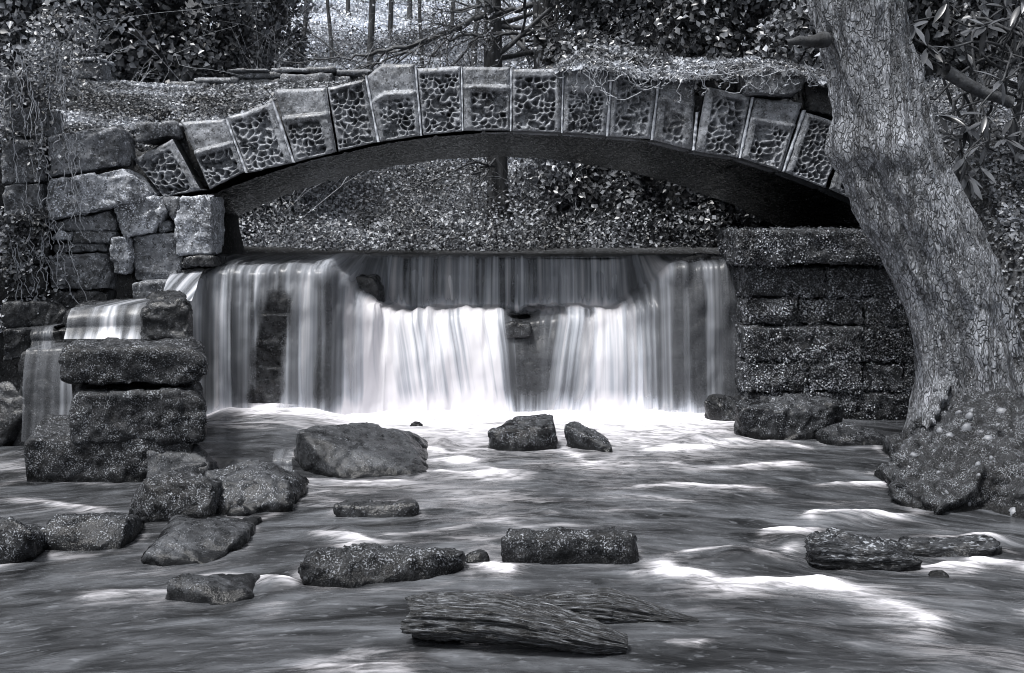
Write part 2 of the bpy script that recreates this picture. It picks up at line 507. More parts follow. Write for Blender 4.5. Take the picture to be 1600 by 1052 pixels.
class Tubes:
    def __init__(self): self.V, self.F, self.n = [], [], 0
    def add(self, pts, rad, sides=5, cap=True):
        pts = np.asarray(pts, float); rad = np.asarray(rad, float) if np.ndim(rad) else np.full(len(pts), rad)
        T = np.gradient(pts, axis=0); T /= np.maximum(np.linalg.norm(T, axis=1, keepdims=True), 1e-9)
        ref = np.array([0.31, 0.87, 0.39]); ref = ref if abs(T[0] @ ref) < 0.9 else np.array([1.0, 0, 0])
        A = np.cross(T, ref); A /= np.maximum(np.linalg.norm(A, axis=1, keepdims=True), 1e-9)
        B = np.cross(T, A)
        th = np.arange(sides) / sides * 2 * np.pi
        ring = pts[:, None] + rad[:, None, None] * (A[:, None] * np.cos(th)[None, :, None] + B[:, None] * np.sin(th)[None, :, None])
        self.V.append(ring.reshape(-1, 3))
        i = np.arange(len(pts) - 1)[:, None]; j = np.arange(sides)[None]
        a = self.n + i * sides + j; b = self.n + i * sides + (j + 1) % sides
        self.F.append(np.stack([a, b, b + sides, a + sides], -1).reshape(-1, 4))
        self.n += len(pts) * sides
    def build(self, name, mat, parent=None, **kw):
        return mk(name, np.concatenate(self.V), np.concatenate(self.F), mat, parent, **kw)

def leaves_geo(C, N, size, shade, aspect=0.75):
    """folded rhombic leaves at C with facing N"""
    n = len(C)
    N = N / np.maximum(np.linalg.norm(N, axis=1, keepdims=True), 1e-9)
    R = rng.normal(size=(n, 3)); U = np.cross(N, R); U /= np.maximum(np.linalg.norm(U, axis=1, keepdims=True), 1e-9)
    W = np.cross(N, U)
    s = np.asarray(size)[:, None] if np.ndim(size) else np.full((n, 1), size)
    fold = rng.uniform(0.0, 0.35, (n, 1))
    a = C - U * s * 0.5
    b = C + W * s * 0.5 * aspect - U * s * 0.08 + N * s * fold
    c = C + U * s * 0.5 - N * s * 0.12
    d = C - W * s * 0.5 * aspect - U * s * 0.08 + N * s * fold
    V = np.stack([a, b, c, d], 1).reshape(-1, 3)
    k = np.arange(n)[:, None] * 4
    F = np.concatenate([k + np.array([[0, 1, 2]]), k + np.array([[0, 2, 3]])])
    return V, F, np.repeat(shade, 4)
def leaves(name, C, N, size, shade, mat, parent=None, aspect=0.75):
    V, F, sh = leaves_geo(np.asarray(C), np.asarray(N), size, shade, aspect)
    o = mk(name, V, F, mat, parent, smooth=False, attrs={'shade': sh})
    o["kind"] = "stuff"
    return o
def patchy(C, scale, seed, lo=0.0):
    n = fbm(C * scale, 3, seed)
    return np.clip(0.45 + 0.75 * n + rng.normal(0, 0.22, len(C)), lo, 1)

# ------------------------------------------------------------------ ground: one sheet, stream bed, banks and the wooded hillside
def left_edge(Y):   # X of the left bank's foot
    return np.interp(Y, [-20, 4, 6.5, 8.2, 8.8, 9.6, 9.7, 13.2, 13.4, 14.5], [-4.6, -4.2, -4.25, -4.55, -4.4, -3.55, -3.35, -3.4, -4.3, -6.5])
def right_edge(Y):
    return np.interp(Y, [-20, 4, 5.8, 6.8, 8.0, 9.3, 9.8, 13.2, 13.4, 14.5], [3.2, 2.7, 3.0, 3.1, 3.55, 3.75, 3.8, 3.55, 3.7, 5.5])
def ground_z(X, Y):
    X, Y = np.asarray(X, float), np.asarray(Y, float)
    n = fbm(np.stack([X * 0.5, Y * 0.5, np.zeros_like(X)], 1), 4, 3)
    bed = -0.45 + 1.72 * sstep(10.6, 11.4, Y) + 0.22 * sstep(13.3, 14.0, Y)
    hill = 1.30 + np.clip(Y - 14.3, 0, None) * 0.14 + np.clip(Y - 15.6, 0, None) * 0.26
    hill = np.where(hill > 10.8, 10.8 + (hill - 10.8) * 0.1, hill)
    hill = np.minimum(hill, 14.0)
    base = np.where(Y > 13.8, np.maximum(bed, hill), bed)
    lt = np.interp(Y, [-20, 5, 7.5, 8.6, 9.5, 12.8, 14.5, 20], [1.2, 1.0, 1.3, 2.3, 2.52, 3.38, 3.5, 4.2])
    rt = np.interp(Y, [-20, 5, 6.5, 7.6, 8.6, 9.6, 12.8, 14.5, 20], [0.5, 0.4, 0.5, 0.75, 1.6, 2.35, 3.1, 3.3, 4.2])
    soft = 1.3 * (1 - sstep(7.2, 8.6, Y))
    wl = 1 - sstep(left_edge(Y) - 0.35 - soft + .2 * n, left_edge(Y) + .2 * n, X)
    wr = sstep(right_edge(Y) + .2 * n, right_edge(Y) + 0.5 + .2 * n + .8 * soft, X)
    lt = lt + np.clip(left_edge(Y) - X, 0, 12) * 0.10
    rt = rt + np.clip(X - right_edge(Y), 0, 12) * 0.32
    z = base
    z = np.where(wl > 0, np.maximum(z, base + (lt - base) * wl), z)
    z = np.where(wr > 0, np.maximum(z, base + (rt - base) * wr), z)
    return z + n * (0.07 + 0.25 * sstep(14, 24, Y))
gx = np.concatenate([np.linspace(-160, -9, 24), np.arange(-8.5, 8.5, 0.09), np.linspace(9, 160, 24)])
gy = np.concatenate([np.linspace(-60, 2.5, 16), np.arange(2.7, 19, 0.08), np.linspace(19.2, 36, 70), np.linspace(38, 260, 24)])
GX, GY = np.meshgrid(gx, gy, indexing='ij')
GV = np.stack([GX.ravel(), GY.ravel(), ground_z(GX.ravel(), GY.ravel())], 1)
tag(mk('ground', GV, grid_faces(len(gx), len(gy)), M['earth'], origin=(0, 0, 0)), kind='structure')

# ------------------------------------------------------------------ weir and waterfall
PROF_L = np.array([(11.6, 1.425), (11.05, 1.42), (10.4, 1.40), (9.62, 1.365), (9.47, 1.31), (9.42, 1.0), (9.40, .5), (9.38, -.04)])
PROF_B = np.array([(11.6, 1.425), (11.05, 1.42), (10.94, 1.2), (10.91, .89), (10.5, .87), (10.02, .84), (9.88, .5), (9.80, -.04)])
PROF_R = np.array([(11.6, 1.425), (11.05, 1.42), (10.6, 1.40), (9.98, 1.385), (9.84, 1.34), (9.79, 1.0), (9.77, .5), (9.75, -.04)])
TK = np.array([0, .08, .2, .36, .44, .62, .8, 1.0])
NU, NV = 560, 130
uu = np.linspace(262, 1172, NU)                 # measured along the lip in photo columns at the lip's own depth
vv = np.linspace(0, 1, NV)
def spl(prof):
    a = np.stack([np.interp(vv, TK, prof[:, 0]), np.interp(vv, TK, prof[:, 1])], 1)
    k = np.array([1, 2, 3, 2, 1]) / 9.0
    for _ in range(2):
        b = np.pad(a, ((2, 2), (0, 0)), 'edge')
        a = np.stack([np.convolve(b[:, j], k, 'valid') for j in (0, 1)], 1)
    return a
pl, pb, pr = spl(PROF_L), spl(PROF_B), spl(PROF_R)
wobu = 14 * fbm(np.stack([uu * 0.01, uu * 0, uu * 0], 1), 3, 41)
def weir_surface(off=0.0):
    V = np.zeros((NU, NV, 3))
    wl = 1 - sstep(500, 612, uu)[:, None] * np.ones((1, NV))
    wr = sstep(955, 1072, uu)[:, None] * np.ones((1, NV))
    wb_ = 1 - wl - wr
    Yv = wl * pl[None, :, 0] + wb_ * pb[None, :, 0] + wr * pr[None, :, 0]
    Zv = wl * pl[None, :, 1] + wb_ * pb[None, :, 1] + wr * pr[None, :, 1]
    Yx = 9.55 * wl + 10.2 * wb_ + 9.85 * wr      # reference depth that sets the width of each strip
    V[..., 0] = (uu[:, None] - CXP) / F_PX * Yx
    V[..., 1] = Yv; V[..., 2] = Zv
    return V
S0 = weir_surface()
Pn = S0.reshape(-1, 3)
Fq = grid_faces(NU, NV)
NN = normals(Pn, Fq)
if NN[:, 1].mean() > 0: NN = -NN
Pn[:, 2] += 0.022 * fbm(np.stack([Pn[:, 0] * 2.2, Pn[:, 0] * 0, Pn[:, 0] * 0], 1), 4, 66) * (Pn[:, 2] > .2)
Pn[:, 1] += 0.10 * fbm(np.stack([Pn[:, 0] * 1.6, Pn[:, 0] * 0 + 3, Pn[:, 2]], 1), 4, 67)
rockN = 0.05 * fbm(Pn * np.array([1.5, 1.5, 3.0]), 4, 61) + 0.018 * fbm(Pn * 12, 3, 62)
course = np.abs(((Pn[:, 2] / 0.24 + 0.15 * fbm(Pn * 1.3, 2, 63)) % 1) - 0.5) * 2
rockN -= 0.014 * sstep(0.86, 1.0, course) * (1 - np.abs(NN[:, 2]))
weir = empty('weir', (0, 9.8, 0), 'dark stone weir wall stepping down behind the white veils of water', 'weir')
mk('stepped_wall', Pn + NN * (rockN - 0.075)[:, None], Fq[:, ::-1], M['dark_stone'], weir)
# water over it: lumps where it runs over hidden stones
ur = np.repeat(uu, NV); vr = np.tile(vv, NU)
lump = 0.035 * fbm(np.stack([ur * 0.022, vr * 2.0, ur * 0], 1), 3, 71) + 0.012 * fbm(np.stack([ur * 0.1, vr * 1.5, ur * 0], 1), 2, 72) + .05 * np.clip(fbm(np.stack([ur * .045, vr * 5, ur * 0 + 3], 1), 3, 74), 0, 1) * sstep(.33, .40, vr) * (1 - sstep(.60, .72, vr))
VW = Pn + NN * (0.03 + np.clip(lump, -0.03, 0.08) * sstep(0.05, 0.2, vr))[:, None]
# a fall of water spreads a little as it drops
spread = (vr > .44) * np.clip(vr - .44, 0, 1) * 0.10 * fbm(np.stack([ur * 0.02, ur * 0, ur * 0 + 7], 1), 2, 73)
VW[:, 0] += spread
dpt = [(262, .0), (275, .6), (300, .95), (322, .6), (338, .42), (352, .78), (368, .38), (385, .42), (400, .30), (418, .40), (440, .40), (460, .48), (480, .8), (494, .42), (508, .28), (528, .42), (538, .7), (548, 1.0), (600, 1.3), (650, 1.35), (700, 1.25),
       (745, 1.2), (775, 1.0), (798, .40), (812, .20), (840, .22), (872, .34), (905, .75), (940, .95), (985, .95), (1005, .7), (1030, .45), (1055, .36), (1085, .30), (1120, .38), (1150, .30), (1165, .22), (1172, 0)]
dens_low = np.interp(ur, [d[0] for d in dpt], [d[1] for d in dpt])
mid = sstep(560, 615, ur) * (1 - sstep(950, 1010, ur))
dens_up = np.where(mid > 0.5, 0.70, np.interp(ur, [262, 280, 330, 360, 470, 500, 560, 620, 950, 1000, 1050, 1065, 1172], [.3, .6, .75, .45, .5, .62, .7, .4, .4, .7, .78, .45, .4]))
toss = np.clip(.55 + .8 * fbm(np.stack([ur * .05, ur * 0, ur * 0 + 9], 1), 3, 181), 0, 1.3)
splash = toss * .75 * mid * np.exp(-((vr - .37) / (.035 + .03 * toss)) ** 2) + np.exp(-((vr - .50) / .09) ** 2) * mid * 0.55 * (1 - np.exp(-((ur - 810) / 40.0) ** 2))
dens = dens_up * (1 - sstep(.40, .52, vr)) + dens_low * sstep(.40, .52, vr) + splash
dens *= sstep(0.055, 0.10, vr)
dens += 0.55 * sstep(.90, 1.0, vr)                                                   # spray at the foot
hole = np.exp(-(((ur - 434 + 8 * np.sin(vr * 9)) / (27.0 * (.55 + .5 * vr) * (1 + .5 * fbm(np.stack([vr * 14, ur * .05, ur * 0], 1), 3, 183)))) ** 4)) * sstep(.50, .60, vr) * (1 - sstep(.95, 1.0, vr))
dens -= 0.45 * hole
dens -= 0.12 * np.exp(-(((ur - 505) / 14.0) ** 2)) * sstep(.7, .85, vr)
dens -= 0.5 * np.exp(-(((ur - 806) / 22.0) ** 4)) * np.exp(-((vr - .52) / .06) ** 2)
flow = np.cumsum(np.concatenate([[0], np.linalg.norm(np.diff(pb, axis=0), axis=1)]))
slant = -0.42 * np.clip(vr - .5, 0, 1) * mid * sstep(560, 640, ur) * (1 - sstep(780, 830, ur)) + 0.35 * np.clip(vr - .5, 0, 1) * sstep(830, 860, ur) * (1 - sstep(890, 960, ur))
filmv = np.where(mid > .5, .30 + .45 * sstep(.42, .5, vr), .66)
tag(mk('waterfall', VW, Fq[:, ::-1], M['veil'], attrs={'su': VW[:, 0] + slant, 'sv': np.tile(flow, NU), 'dens': dens, 'film': filmv}, origin=(0, 9.8, 0)), kind='structure')
# a second, looser veil thrown a little clear of the first, fanning where the water leaves a ledge
arc2 = 0.07 * np.sin(np.pi * np.clip((vr - .40) / .55, 0, 1)) + 0.05 * np.clip(fbm(np.stack([ur * .03, vr * 1.2, ur * 0 + 5], 1), 3, 171), -.6, 1)
V2 = VW + NN * (0.02 + arc2 * sstep(.05, .2, vr))[:, None]
V2[:, 0] += 0.10 * np.clip(vr - .45, 0, 1) * fbm(np.stack([ur * 0.035, ur * 0, ur * 0 + 17], 1), 2, 173)
dens2 = (dens - .22) * (.55 + .9 * (fbm(np.stack([ur * .028, vr * .8, ur * 0 + 2], 1), 3, 175) * .5 + .5))
tag(mk('waterfall_spray', V2, Fq[:, ::-1], M['veil'], attrs={'su': V2[:, 0] * 1.07 + 3.3 + slant, 'sv': np.tile(flow, NU), 'dens': dens2, 'film': filmv * .25}, origin=(0, 9.8, 0)), kind='structure')

def small_fall(name, top, bot, nu, dens_fn, lip=0.12):
    """top, bot: arrays of two end points (3D) of the lip and foot"""
    (a, b), (c, d) = top, bot
    s = np.linspace(0, 1, nu); t = np.linspace(0, 1, 40)
    V = np.zeros((nu, 40, 3))
    for j, tt in enumerate(t):
        L = a + (b - a) * s[:, None]; K = c + (d - c) * s[:, None]
        if tt < .25: V[:, j] = L + np.array([0, lip * (1 - tt / .25), 0.01 * (1 - tt / .25)])
        else:
            q = (tt - .25) / .75
            V[:, j] = L + (K - L) * np.array([q, q ** .6, q ** 1.4]) if False else L + (K - L) * q + np.array([0, -0.03 * math.sin(math.pi * min(1, q * 1.6)) if q < .625 else 0, 0])
    V = V.reshape(-1, 3)
    sr, tr = np.repeat(s, 40), np.tile(t, nu)
    V[:, 1] += 0.02 * fbm(np.stack([sr * 5, tr, sr * 0], 1), 2, len(name))
    return tag(mk(name, V, grid_faces(nu, 40), M['veil'], attrs={'su': V[:, 0], 'sv': tr * 0.7, 'dens': dens_fn(sr, tr), 'film': np.full(len(sr), .45)}, origin=V.mean(0)), kind='structure')
# side cascade on the left: over the ledge, then off its left end
small_fall('ledge_cascade', (P(112, 482, 7.95), P(232, 474, 7.95)), (P(100, 530, 7.80), P(230, 530, 7.80)), 80, lambda s, t: 0.42 + 0.35 * sstep(.7, 1, t) + .3 * np.exp(-((s - .45) / .12) ** 2), 0.7)
small_fall('side_cascade', (P(40, 546, 8.05), P(112, 543, 8.05)), (P(34, 690, 7.92), P(116, 690, 7.92)), 60, lambda s, t: 0.28 + .2 * s, 0.35)
small_fall('side_cascade_step', (P(44, 512, 8.5), P(84, 510, 8.5)), (P(42, 546, 8.4), P(88, 546, 8.4)), 40, lambda s, t: 0.3 + 0 * s, 0.3)
small_fall('pool_spill', (P(428, 706, 7.38), P(458, 706, 7.38)), (P(426, 743, 7.22), P(456, 743, 7.22)), 30, lambda s, t: 0.30 + .2 * t, 0.06)
small_fall('chute', (P(268, 424, 9.40), P(318, 422, 9.42)), (P(246, 476, 8.6), P(300, 470, 8.5)), 50, lambda s, t: 0.75 - .2 * (1 - s), 0.3)

# ------------------------------------------------------------------ the bridge
FY = 9.5
U0 = FY / F_PX
R_IN, XC, ZC = 1300 * U0, 30 * U0, HC - (208 - HOR + 1300) * U0
SKEW, BACK = -0.099, 13.2
bridge = empty('stone_arch_bridge', (0.2, 10.5, 1.7), 'old stone arch bridge with pitted rusticated voussoirs over the waterfall', 'bridge')

def pits_height(sx, sy, cell, seed):
    """honeycomb of scooped hollows with thin ridges between; sx, sy in pixels"""
    r = np.random.default_rng(seed)
    x0, x1, y0, y1 = sx.min() - cell, sx.max() + cell, sy.min() - cell, sy.max() + cell
    cs = []
    nx, ny = int((x1 - x0) / cell) + 1, int((y1 - y0) / (cell * .9)) + 1
    for i in range(nx):
        for j in range(ny):
            cs.append((x0 + (i + .5 * (j % 2) + r.uniform(-.32, .32)) * cell, y0 + (j + r.uniform(-.3, .3)) * cell * .9))
    cs = np.array(cs)
    d = np.hypot((sx[:, None] - cs[None, :, 0]), (sy[:, None] - cs[None, :, 1]) * 1.08)
    o = np.argpartition(d, 1, axis=1)[:, :2]
    f = np.take_along_axis(d, o, 1); f1, f2 = f.min(1), f.max(1)
    amp = r.uniform(.35, 1.15, len(cs))[o[np.arange(len(o)), f.argmin(1)]]
    return sstep(0.06, 0.80, (f2 - f1) / cell) * amp

def voussoir(TL, TR, BR, BL, split=None, pit=1.0, cell=12.0, ml=.10, mr=.10, mt=.07, chamfer=0.0, rot=0.0, mat='voussoir', depth=0.42, seed=0, proud=0.0):
    nx, ny = 64, 86
    cell = cell * .84
    s, t = np.meshgrid(np.linspace(0, 1, nx), np.linspace(0, 1, ny), indexing='ij')
    s, t = s.ravel(), t.ravel()
    TL, TR, BR, BL = (np.array(c, float) for c in (TL, TR, BR, BL))
    px = (TL * (1 - s)[:, None] + TR * s[:, None]) * (1 - t)[:, None] + (BL * (1 - s)[:, None] + BR * s[:, None]) * t[:, None]
    if chamfer: px[:, 1] += chamfer * np.clip(1 - s / .3, 0, 1) * (1 - t) ** 1.0
    wv = 1.2 * fbm(np.stack([px[:, 0] * .05, px[:, 1] * .05, s * 0 + seed], 1), 3, seed)
    px[:, 0] += wv * np.minimum(1, 8 * np.minimum(t, 1 - t) + .6); px[:, 1] += wv * .8
    edge = np.minimum(np.minimum(s, 1 - s) * 72, np.minimum(t, 1 - t) * 100)
    y = FY - proud + 0.035 * (1 - np.clip(edge / 5.5, 0, 1) ** .5)
    t0 = split if split is not None else mt
    inside = sstep(ml - .02, ml + .05, s) * sstep(1 - mr + .02, 1 - mr - .05, s) * sstep(t0, t0 + .05, t) * sstep(.985, .94, t)
    wx1 = cell * .55 * fbm(np.stack([px[:, 0] / cell * .7, px[:, 1] / cell * .7, s * 0 + seed], 1), 2, seed + 21); wx2 = cell * .55 * fbm(np.stack([px[:, 0] / cell * .7, px[:, 1] / cell * .7, s * 0 + seed + 50], 1), 2, seed + 22)
    h = pits_height(px[:, 0] + wx1, px[:, 1] + wx2, cell, seed + 3)
    h = np.maximum(h, .8 * sstep(.12, .5, fbm(np.stack([px[:, 0] / cell * .8, px[:, 1] / cell * 1.1, s * 0 + seed * 2], 1), 2, seed + 41)))
    q = fbm(np.stack([px[:, 0] * .03, px[:, 1] * .03, s * 0 + seed * 3], 1), 2, seed + 8)
    y += inside * pit * (0.010 + 0.085 * h * np.clip(1 + .5 * q, .4, 1.3))
    if split is not None:                                    # the plain block above stands a little back from a raised fillet
        y += 0.02 * (1 - sstep(split - .10, split - .07, t)) 
        y -= 0.012 * np.exp(-((t - split + .04) / .03) ** 2)
    y += 0.006 * fbm(np.stack([px[:, 0] * .12, px[:, 1] * .12, s * 0], 1), 3, seed + 5) + 0.012 * fbm(np.stack([px[:, 0] * .025, px[:, 1] * .025, s * 0 + 2], 1), 2, seed + 6)
    V = np.stack([(px[:, 0] - CXP) * U0, y, HC - (px[:, 1] - HOR) * U0], 1)
    F = grid_faces(nx, ny)
    idx = np.arange(nx * ny).reshape(nx, ny)
    ring = np.concatenate([idx[:, 0], idx[-1, 1:], idx[-2::-1, -1], idx[0, -2:0:-1]])
    n0 = len(V)
    cen = V[ring].mean(0)
    bk = V[ring].copy(); bk[:, 1] = FY + depth
    bk[:, [0, 2]] = cen[[0, 2]] + (bk[:, [0, 2]] - cen[[0, 2]]) * .97
    V = np.concatenate([V, bk])
    k = np.arange(len(ring)); kn = (k + 1) % len(ring)
    side = np.stack([ring[k], ring[kn], n0 + kn, n0 + k], 1)
    return mk('voussoir', V, np.concatenate([F[:, ::-1], side[:, ::-1]]), M[mat], bridge)
VS = [
    dict(TL=(214, 250), TR=(275, 219), BR=(318, 297), BL=(262, 309), mt=.12, mr=.16, ml=.03, cell=13),
    dict(TL=(281, 190), TR=(350, 185), BR=(381, 268), BL=(327, 296), split=.52, cell=13, ml=.05),
    dict(TL=(355, 183), TR=(424, 159), BR=(456, 255), BL=(387, 270), mt=.09, mr=.14, ml=.04, cell=14),
    dict(TL=(426, 139), TR=(508, 135), BR=(525, 237), BL=(460, 253), split=.47, cell=12, mr=.22, ml=.06),
    dict(TL=(511, 136), TR=(569, 122), BR=(590, 222), BL=(528, 236), mt=.06, mr=.10, ml=.05, cell=13),
    dict(TL=(573, 99), TR=(647, 99), BR=(657, 212), BL=(593, 221), split=.46, cell=11.5, chamfer=19, ml=.12, mr=.10),
    dict(TL=(651, 106), TR=(719, 102), BR=(722, 204), BL=(660, 211), mt=.08, ml=.06, mr=.05, cell=12),
    dict(TL=(723, 103), TR=(797, 104), BR=(797, 204), BL=(725, 204), split=.38, ml=.17, mr=.06, cell=14),
    dict(TL=(801, 108), TR=(879, 106), BR=(876, 207), BL=(800, 204), mt=.12, ml=.06, mr=.12, cell=13.5),
    dict(TL=(882, 106), TR=(954, 108), BR=(947, 212), BL=(880, 207), split=.35, ml=.12, mr=.12, cell=10.5),
    dict(TL=(958, 108), TR=(1029, 112), BR=(1017, 217), BL=(951, 213), mt=.10, ml=.13, mr=.10, cell=13.5),
    dict(TL=(1033, 117), TR=(1088, 122), BR=(1082, 234), BL=(1021, 219), split=.42, pit=.55, ml=.22, mr=.25, cell=15),
    dict(TL=(1104, 134), TR=(1174, 150), BR=(1155, 246), BL=(1086, 236), mt=.08, ml=.20, mr=.05, cell=14.5),
    dict(TL=(1181, 152), TR=(1256, 160), BR=(1221, 267), BL=(1159, 247), split=.40, ml=.16, mr=.10, cell=14),
    dict(TL=(1260, 175), TR=(1326, 196), BR=(1291, 294), BL=(1228, 269), mt=.06, ml=.16, mr=.05, cell=11),
    dict(TL=(1330, 205), TR=(1392, 236), BR=(1352, 320), BL=(1297, 295), mt=.08, ml=.25, mr=.05, cell=13),
]
for i, v in enumerate(VS):
    voussoir(seed=i * 11 + 2, proud=rng.uniform(-.012, .015) + (.12 if i == 0 else 0), **v)
# lime mortar in the joints, some of it still bright
for (tx, ty), (bx, by), wd in [((571, 118), (591, 222), 3), ((649, 104), (658, 212), 2.5), ((956, 110), (949, 213), 3.5), ((1031, 116), (1019, 219), 3.5), ((1090, 175), (1084, 235), 4), ((425, 158), (458, 254), 3),
                               ((1177, 152), (1157, 247), 3.5), ((1258, 172), (1225, 268), 4), ((721, 103), (723, 204), 2), ((799, 106), (798, 205), 2.5), ((880, 107), (878, 208), 2.5), ((352, 184), (384, 270), 2.5)]:
    pts = []
    ts = np.linspace(0, 1, 24)
    for k, y0 in ((-1, FY + .012), (1, FY + .012)):
        for t in ts:
            w_ = wd * (0.5 + 0.12 * math.sin(t * 9 + tx)) 
            pts.append(((tx + (bx - tx) * t + k * w_ - CXP) * U0, y0 + .006 * math.sin(t * 37), HC - (ty + (by - ty) * t - HOR) * U0))
    V = np.array(pts); n = len(ts)
    V = np.concatenate([V, V + np.array([0, .05, 0])])
    F = np.array([[j, j + 1, n + j + 1, n + j] for j in range(n - 1)] + [[j, 2 * n + j, 2 * n + j + 1, j + 1] for j in range(n - 1)] + [[n + j, n + j + 1, 3 * n + j + 1, 3 * n + j] for j in range(n - 1)])
    mk('mortar_joint', V, F, M['mortar'], bridge)
# barrel vault
nth, nyv = 240, 130
th = np.radians(np.linspace(-29, 27.5, nth)); yv = np.linspace(FY + .06, BACK, nyv)
TH, YV = np.meshgrid(th, yv, indexing='ij'); TH, YV = TH.ravel(), YV.ravel()
arc = TH * R_IN
pn = np.stack([arc, YV, 0 * arc], 1)
cs = np.abs(((arc / 0.43 + .12 * fbm(pn * .8, 2, 90)) % 1) - .5) * 2
rr = R_IN + 0.02 - 0.02 * fbm(pn * np.array([3., 1.0, 1.]), 4, 91) + .02 * sstep(.90, 1, cs) + 0.03 * sstep(FY + .1, FY + .5, YV)
Vv = np.stack([XC + rr * np.sin(TH) + SKEW * (YV - FY), YV, ZC + rr * np.cos(TH)], 1)
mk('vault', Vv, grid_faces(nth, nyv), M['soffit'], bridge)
# fill and deck above the vault; it climbs away from the face to the far parapet
topx = np.array([-700, 190, 215, 280, 350, 425, 510, 572, 600, 720, 955, 1030, 1100, 1180, 1260, 1330, 1400, 1500]) 
topy = np.array([214, 214, 232, 196, 186, 150, 140, 112, 104, 106, 110, 116, 140, 152, 172, 205, 232, 240])
def deck_z(X, Y):
    zf = HC - (np.interp(CXP + X / U0, topx, topy) - HOR) * U0 - .05
    far = np.interp(X, [-5, -3, -1.3, 0, 2, 4], [3.40, 3.50, 3.52, 3.50, 3.2, 2.9])
    k = np.clip((Y - FY - .1) / 3.2, 0, 1)
    return zf * (1 - k) + np.maximum(far, zf) * k
nx, ny = 150, 60
dx = np.linspace(-3.72, 3.72, nx); dyy = np.linspace(FY + .12, BACK, ny)
DX, DY = np.meshgrid(dx, dyy, indexing='ij'); DX, DY = DX.ravel(), DY.ravel()
dz = deck_z(DX, DY) + .03 * fbm(np.stack([DX * 2, DY * 2, DX * 0], 1), 4, 93)
top = np.stack([DX, DY, dz], 1)
xr_ = DX - SKEW * (DY - FY) - XC
bz = ZC + np.sqrt(np.maximum((R_IN + .12) ** 2 - xr_ ** 2, 0.1))
bot = np.stack([DX, DY, np.minimum(bz, dz - .05)], 1)
F = grid_faces(nx, ny); n0 = nx * ny
idx = np.arange(n0).reshape(nx, ny)
ring = np.concatenate([idx[:, 0], idx[-1, 1:], idx[-2::-1, -1], idx[0, -2:0:-1]]); k = np.arange(len(ring)); kn = (k + 1) % len(ring)
mk('deck', np.concatenate([top, bot]), np.concatenate([F, F[:, ::-1] + n0, np.stack([ring[k], n0 + ring[k], n0 + ring[kn], ring[kn]], 1)]), M['earth'], bridge)
# loose coping and backing stones on the haunches
for poly, y0, dp, mt_ in [([(1160, 118), (1172, 109), (1248, 109), (1258, 120), (1256, 142), (1240, 149), (1168, 147)], 9.42, .5, 'wall_stone'),
                     ([(1092, 122), (1150, 130), (1152, 146), (1104, 138)], 9.6, .3, 'dark_stone'), ([(1258, 128), (1300, 135), (1322, 190), (1262, 172)], 9.62, .4, 'dark_stone')]:
    o = stone_from_points('coping_stone', slab_px(poly, y0, dp), M[mt_], bridge, voxel=.014, smooth=5, big=.012, fine=.004)

# ------------------------------------------------------------------ left wing wall: every stone its own piece
def wy_(px): return float(np.interp(px, [-60, 8, 200, 335], [8.35, 8.6, 9.15, 9.42]))
wing = empty('wing_wall', (-3.3, 9.1, 0.9), 'tumbled wing wall of large mixed stones beside the bridge foot', 'wall')
WING = [
    ([(72, 214), (120, 203), (178, 198), (187, 214), (185, 257), (130, 268), (76, 277)], 'wall_stone', -.05), ([(70, 283), (190, 263), (206, 275), (229, 303), (222, 314), (70, 346)], 'pale_stone', -.06),
    ([(4, 222), (68, 218), (70, 282), (4, 286)], 'wall_stone', .0), ([(4, 289), (66, 287), (68, 346), (4, 349)], 'wall_stone', -.02),
    ([(176, 322), (226, 309), (250, 306), (258, 330), (236, 366), (192, 372)], 'pale_stone', -.04), ([(281, 309), (329, 305), (331, 398), (276, 398), (273, 344)], 'pale_stone', -.02),
    ([(253, 309), (279, 310), (272, 345), (266, 338)], 'wall_stone', .0), ([(246, 348), (268, 346), (270, 361), (248, 364)], 'wall_stone', .05),
    ([(72, 350), (172, 327), (184, 350), (180, 362), (112, 356), (80, 362)], 'wall_stone', .0), ([(78, 374), (94, 358), (112, 366), (110, 378)], 'pale_stone', -.02),
    ([(114, 360), (178, 364), (168, 379), (112, 379)], 'wall_stone', -.02), ([(82, 382), (164, 380), (166, 393), (84, 396)], 'wall_stone', .02),
    ([(170, 370), (196, 370), (203, 402), (196, 428), (178, 428), (170, 400)], 'pale_stone', -.06), ([(74, 399), (166, 396), (172, 430), (168, 452), (76, 452)], 'wall_stone', .0),
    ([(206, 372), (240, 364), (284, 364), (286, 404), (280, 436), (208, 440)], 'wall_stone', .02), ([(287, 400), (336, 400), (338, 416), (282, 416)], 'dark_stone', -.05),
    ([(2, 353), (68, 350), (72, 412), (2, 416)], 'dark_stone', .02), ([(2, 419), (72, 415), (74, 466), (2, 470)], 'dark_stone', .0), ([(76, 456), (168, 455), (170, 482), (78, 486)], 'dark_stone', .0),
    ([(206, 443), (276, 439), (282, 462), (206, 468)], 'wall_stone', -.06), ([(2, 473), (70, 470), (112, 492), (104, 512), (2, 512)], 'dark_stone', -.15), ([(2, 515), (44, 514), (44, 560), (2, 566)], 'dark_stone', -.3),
    ([(208, 192), (276, 190), (278, 214), (212, 222)], 'wall_stone', .12), ([(150, 402), (206, 442), (204, 468), (172, 470), (170, 440)], 'dark_stone', .18),
    ([(2, 170), (66, 166), (68, 214), (2, 218)], 'wall_stone', .03), ([(2, 120), (34, 118), (36, 164), (2, 166)], 'wall_stone', .03), ([(282, 420), (330, 418), (300, 450), (278, 462)], 'dark_stone', .02),
]
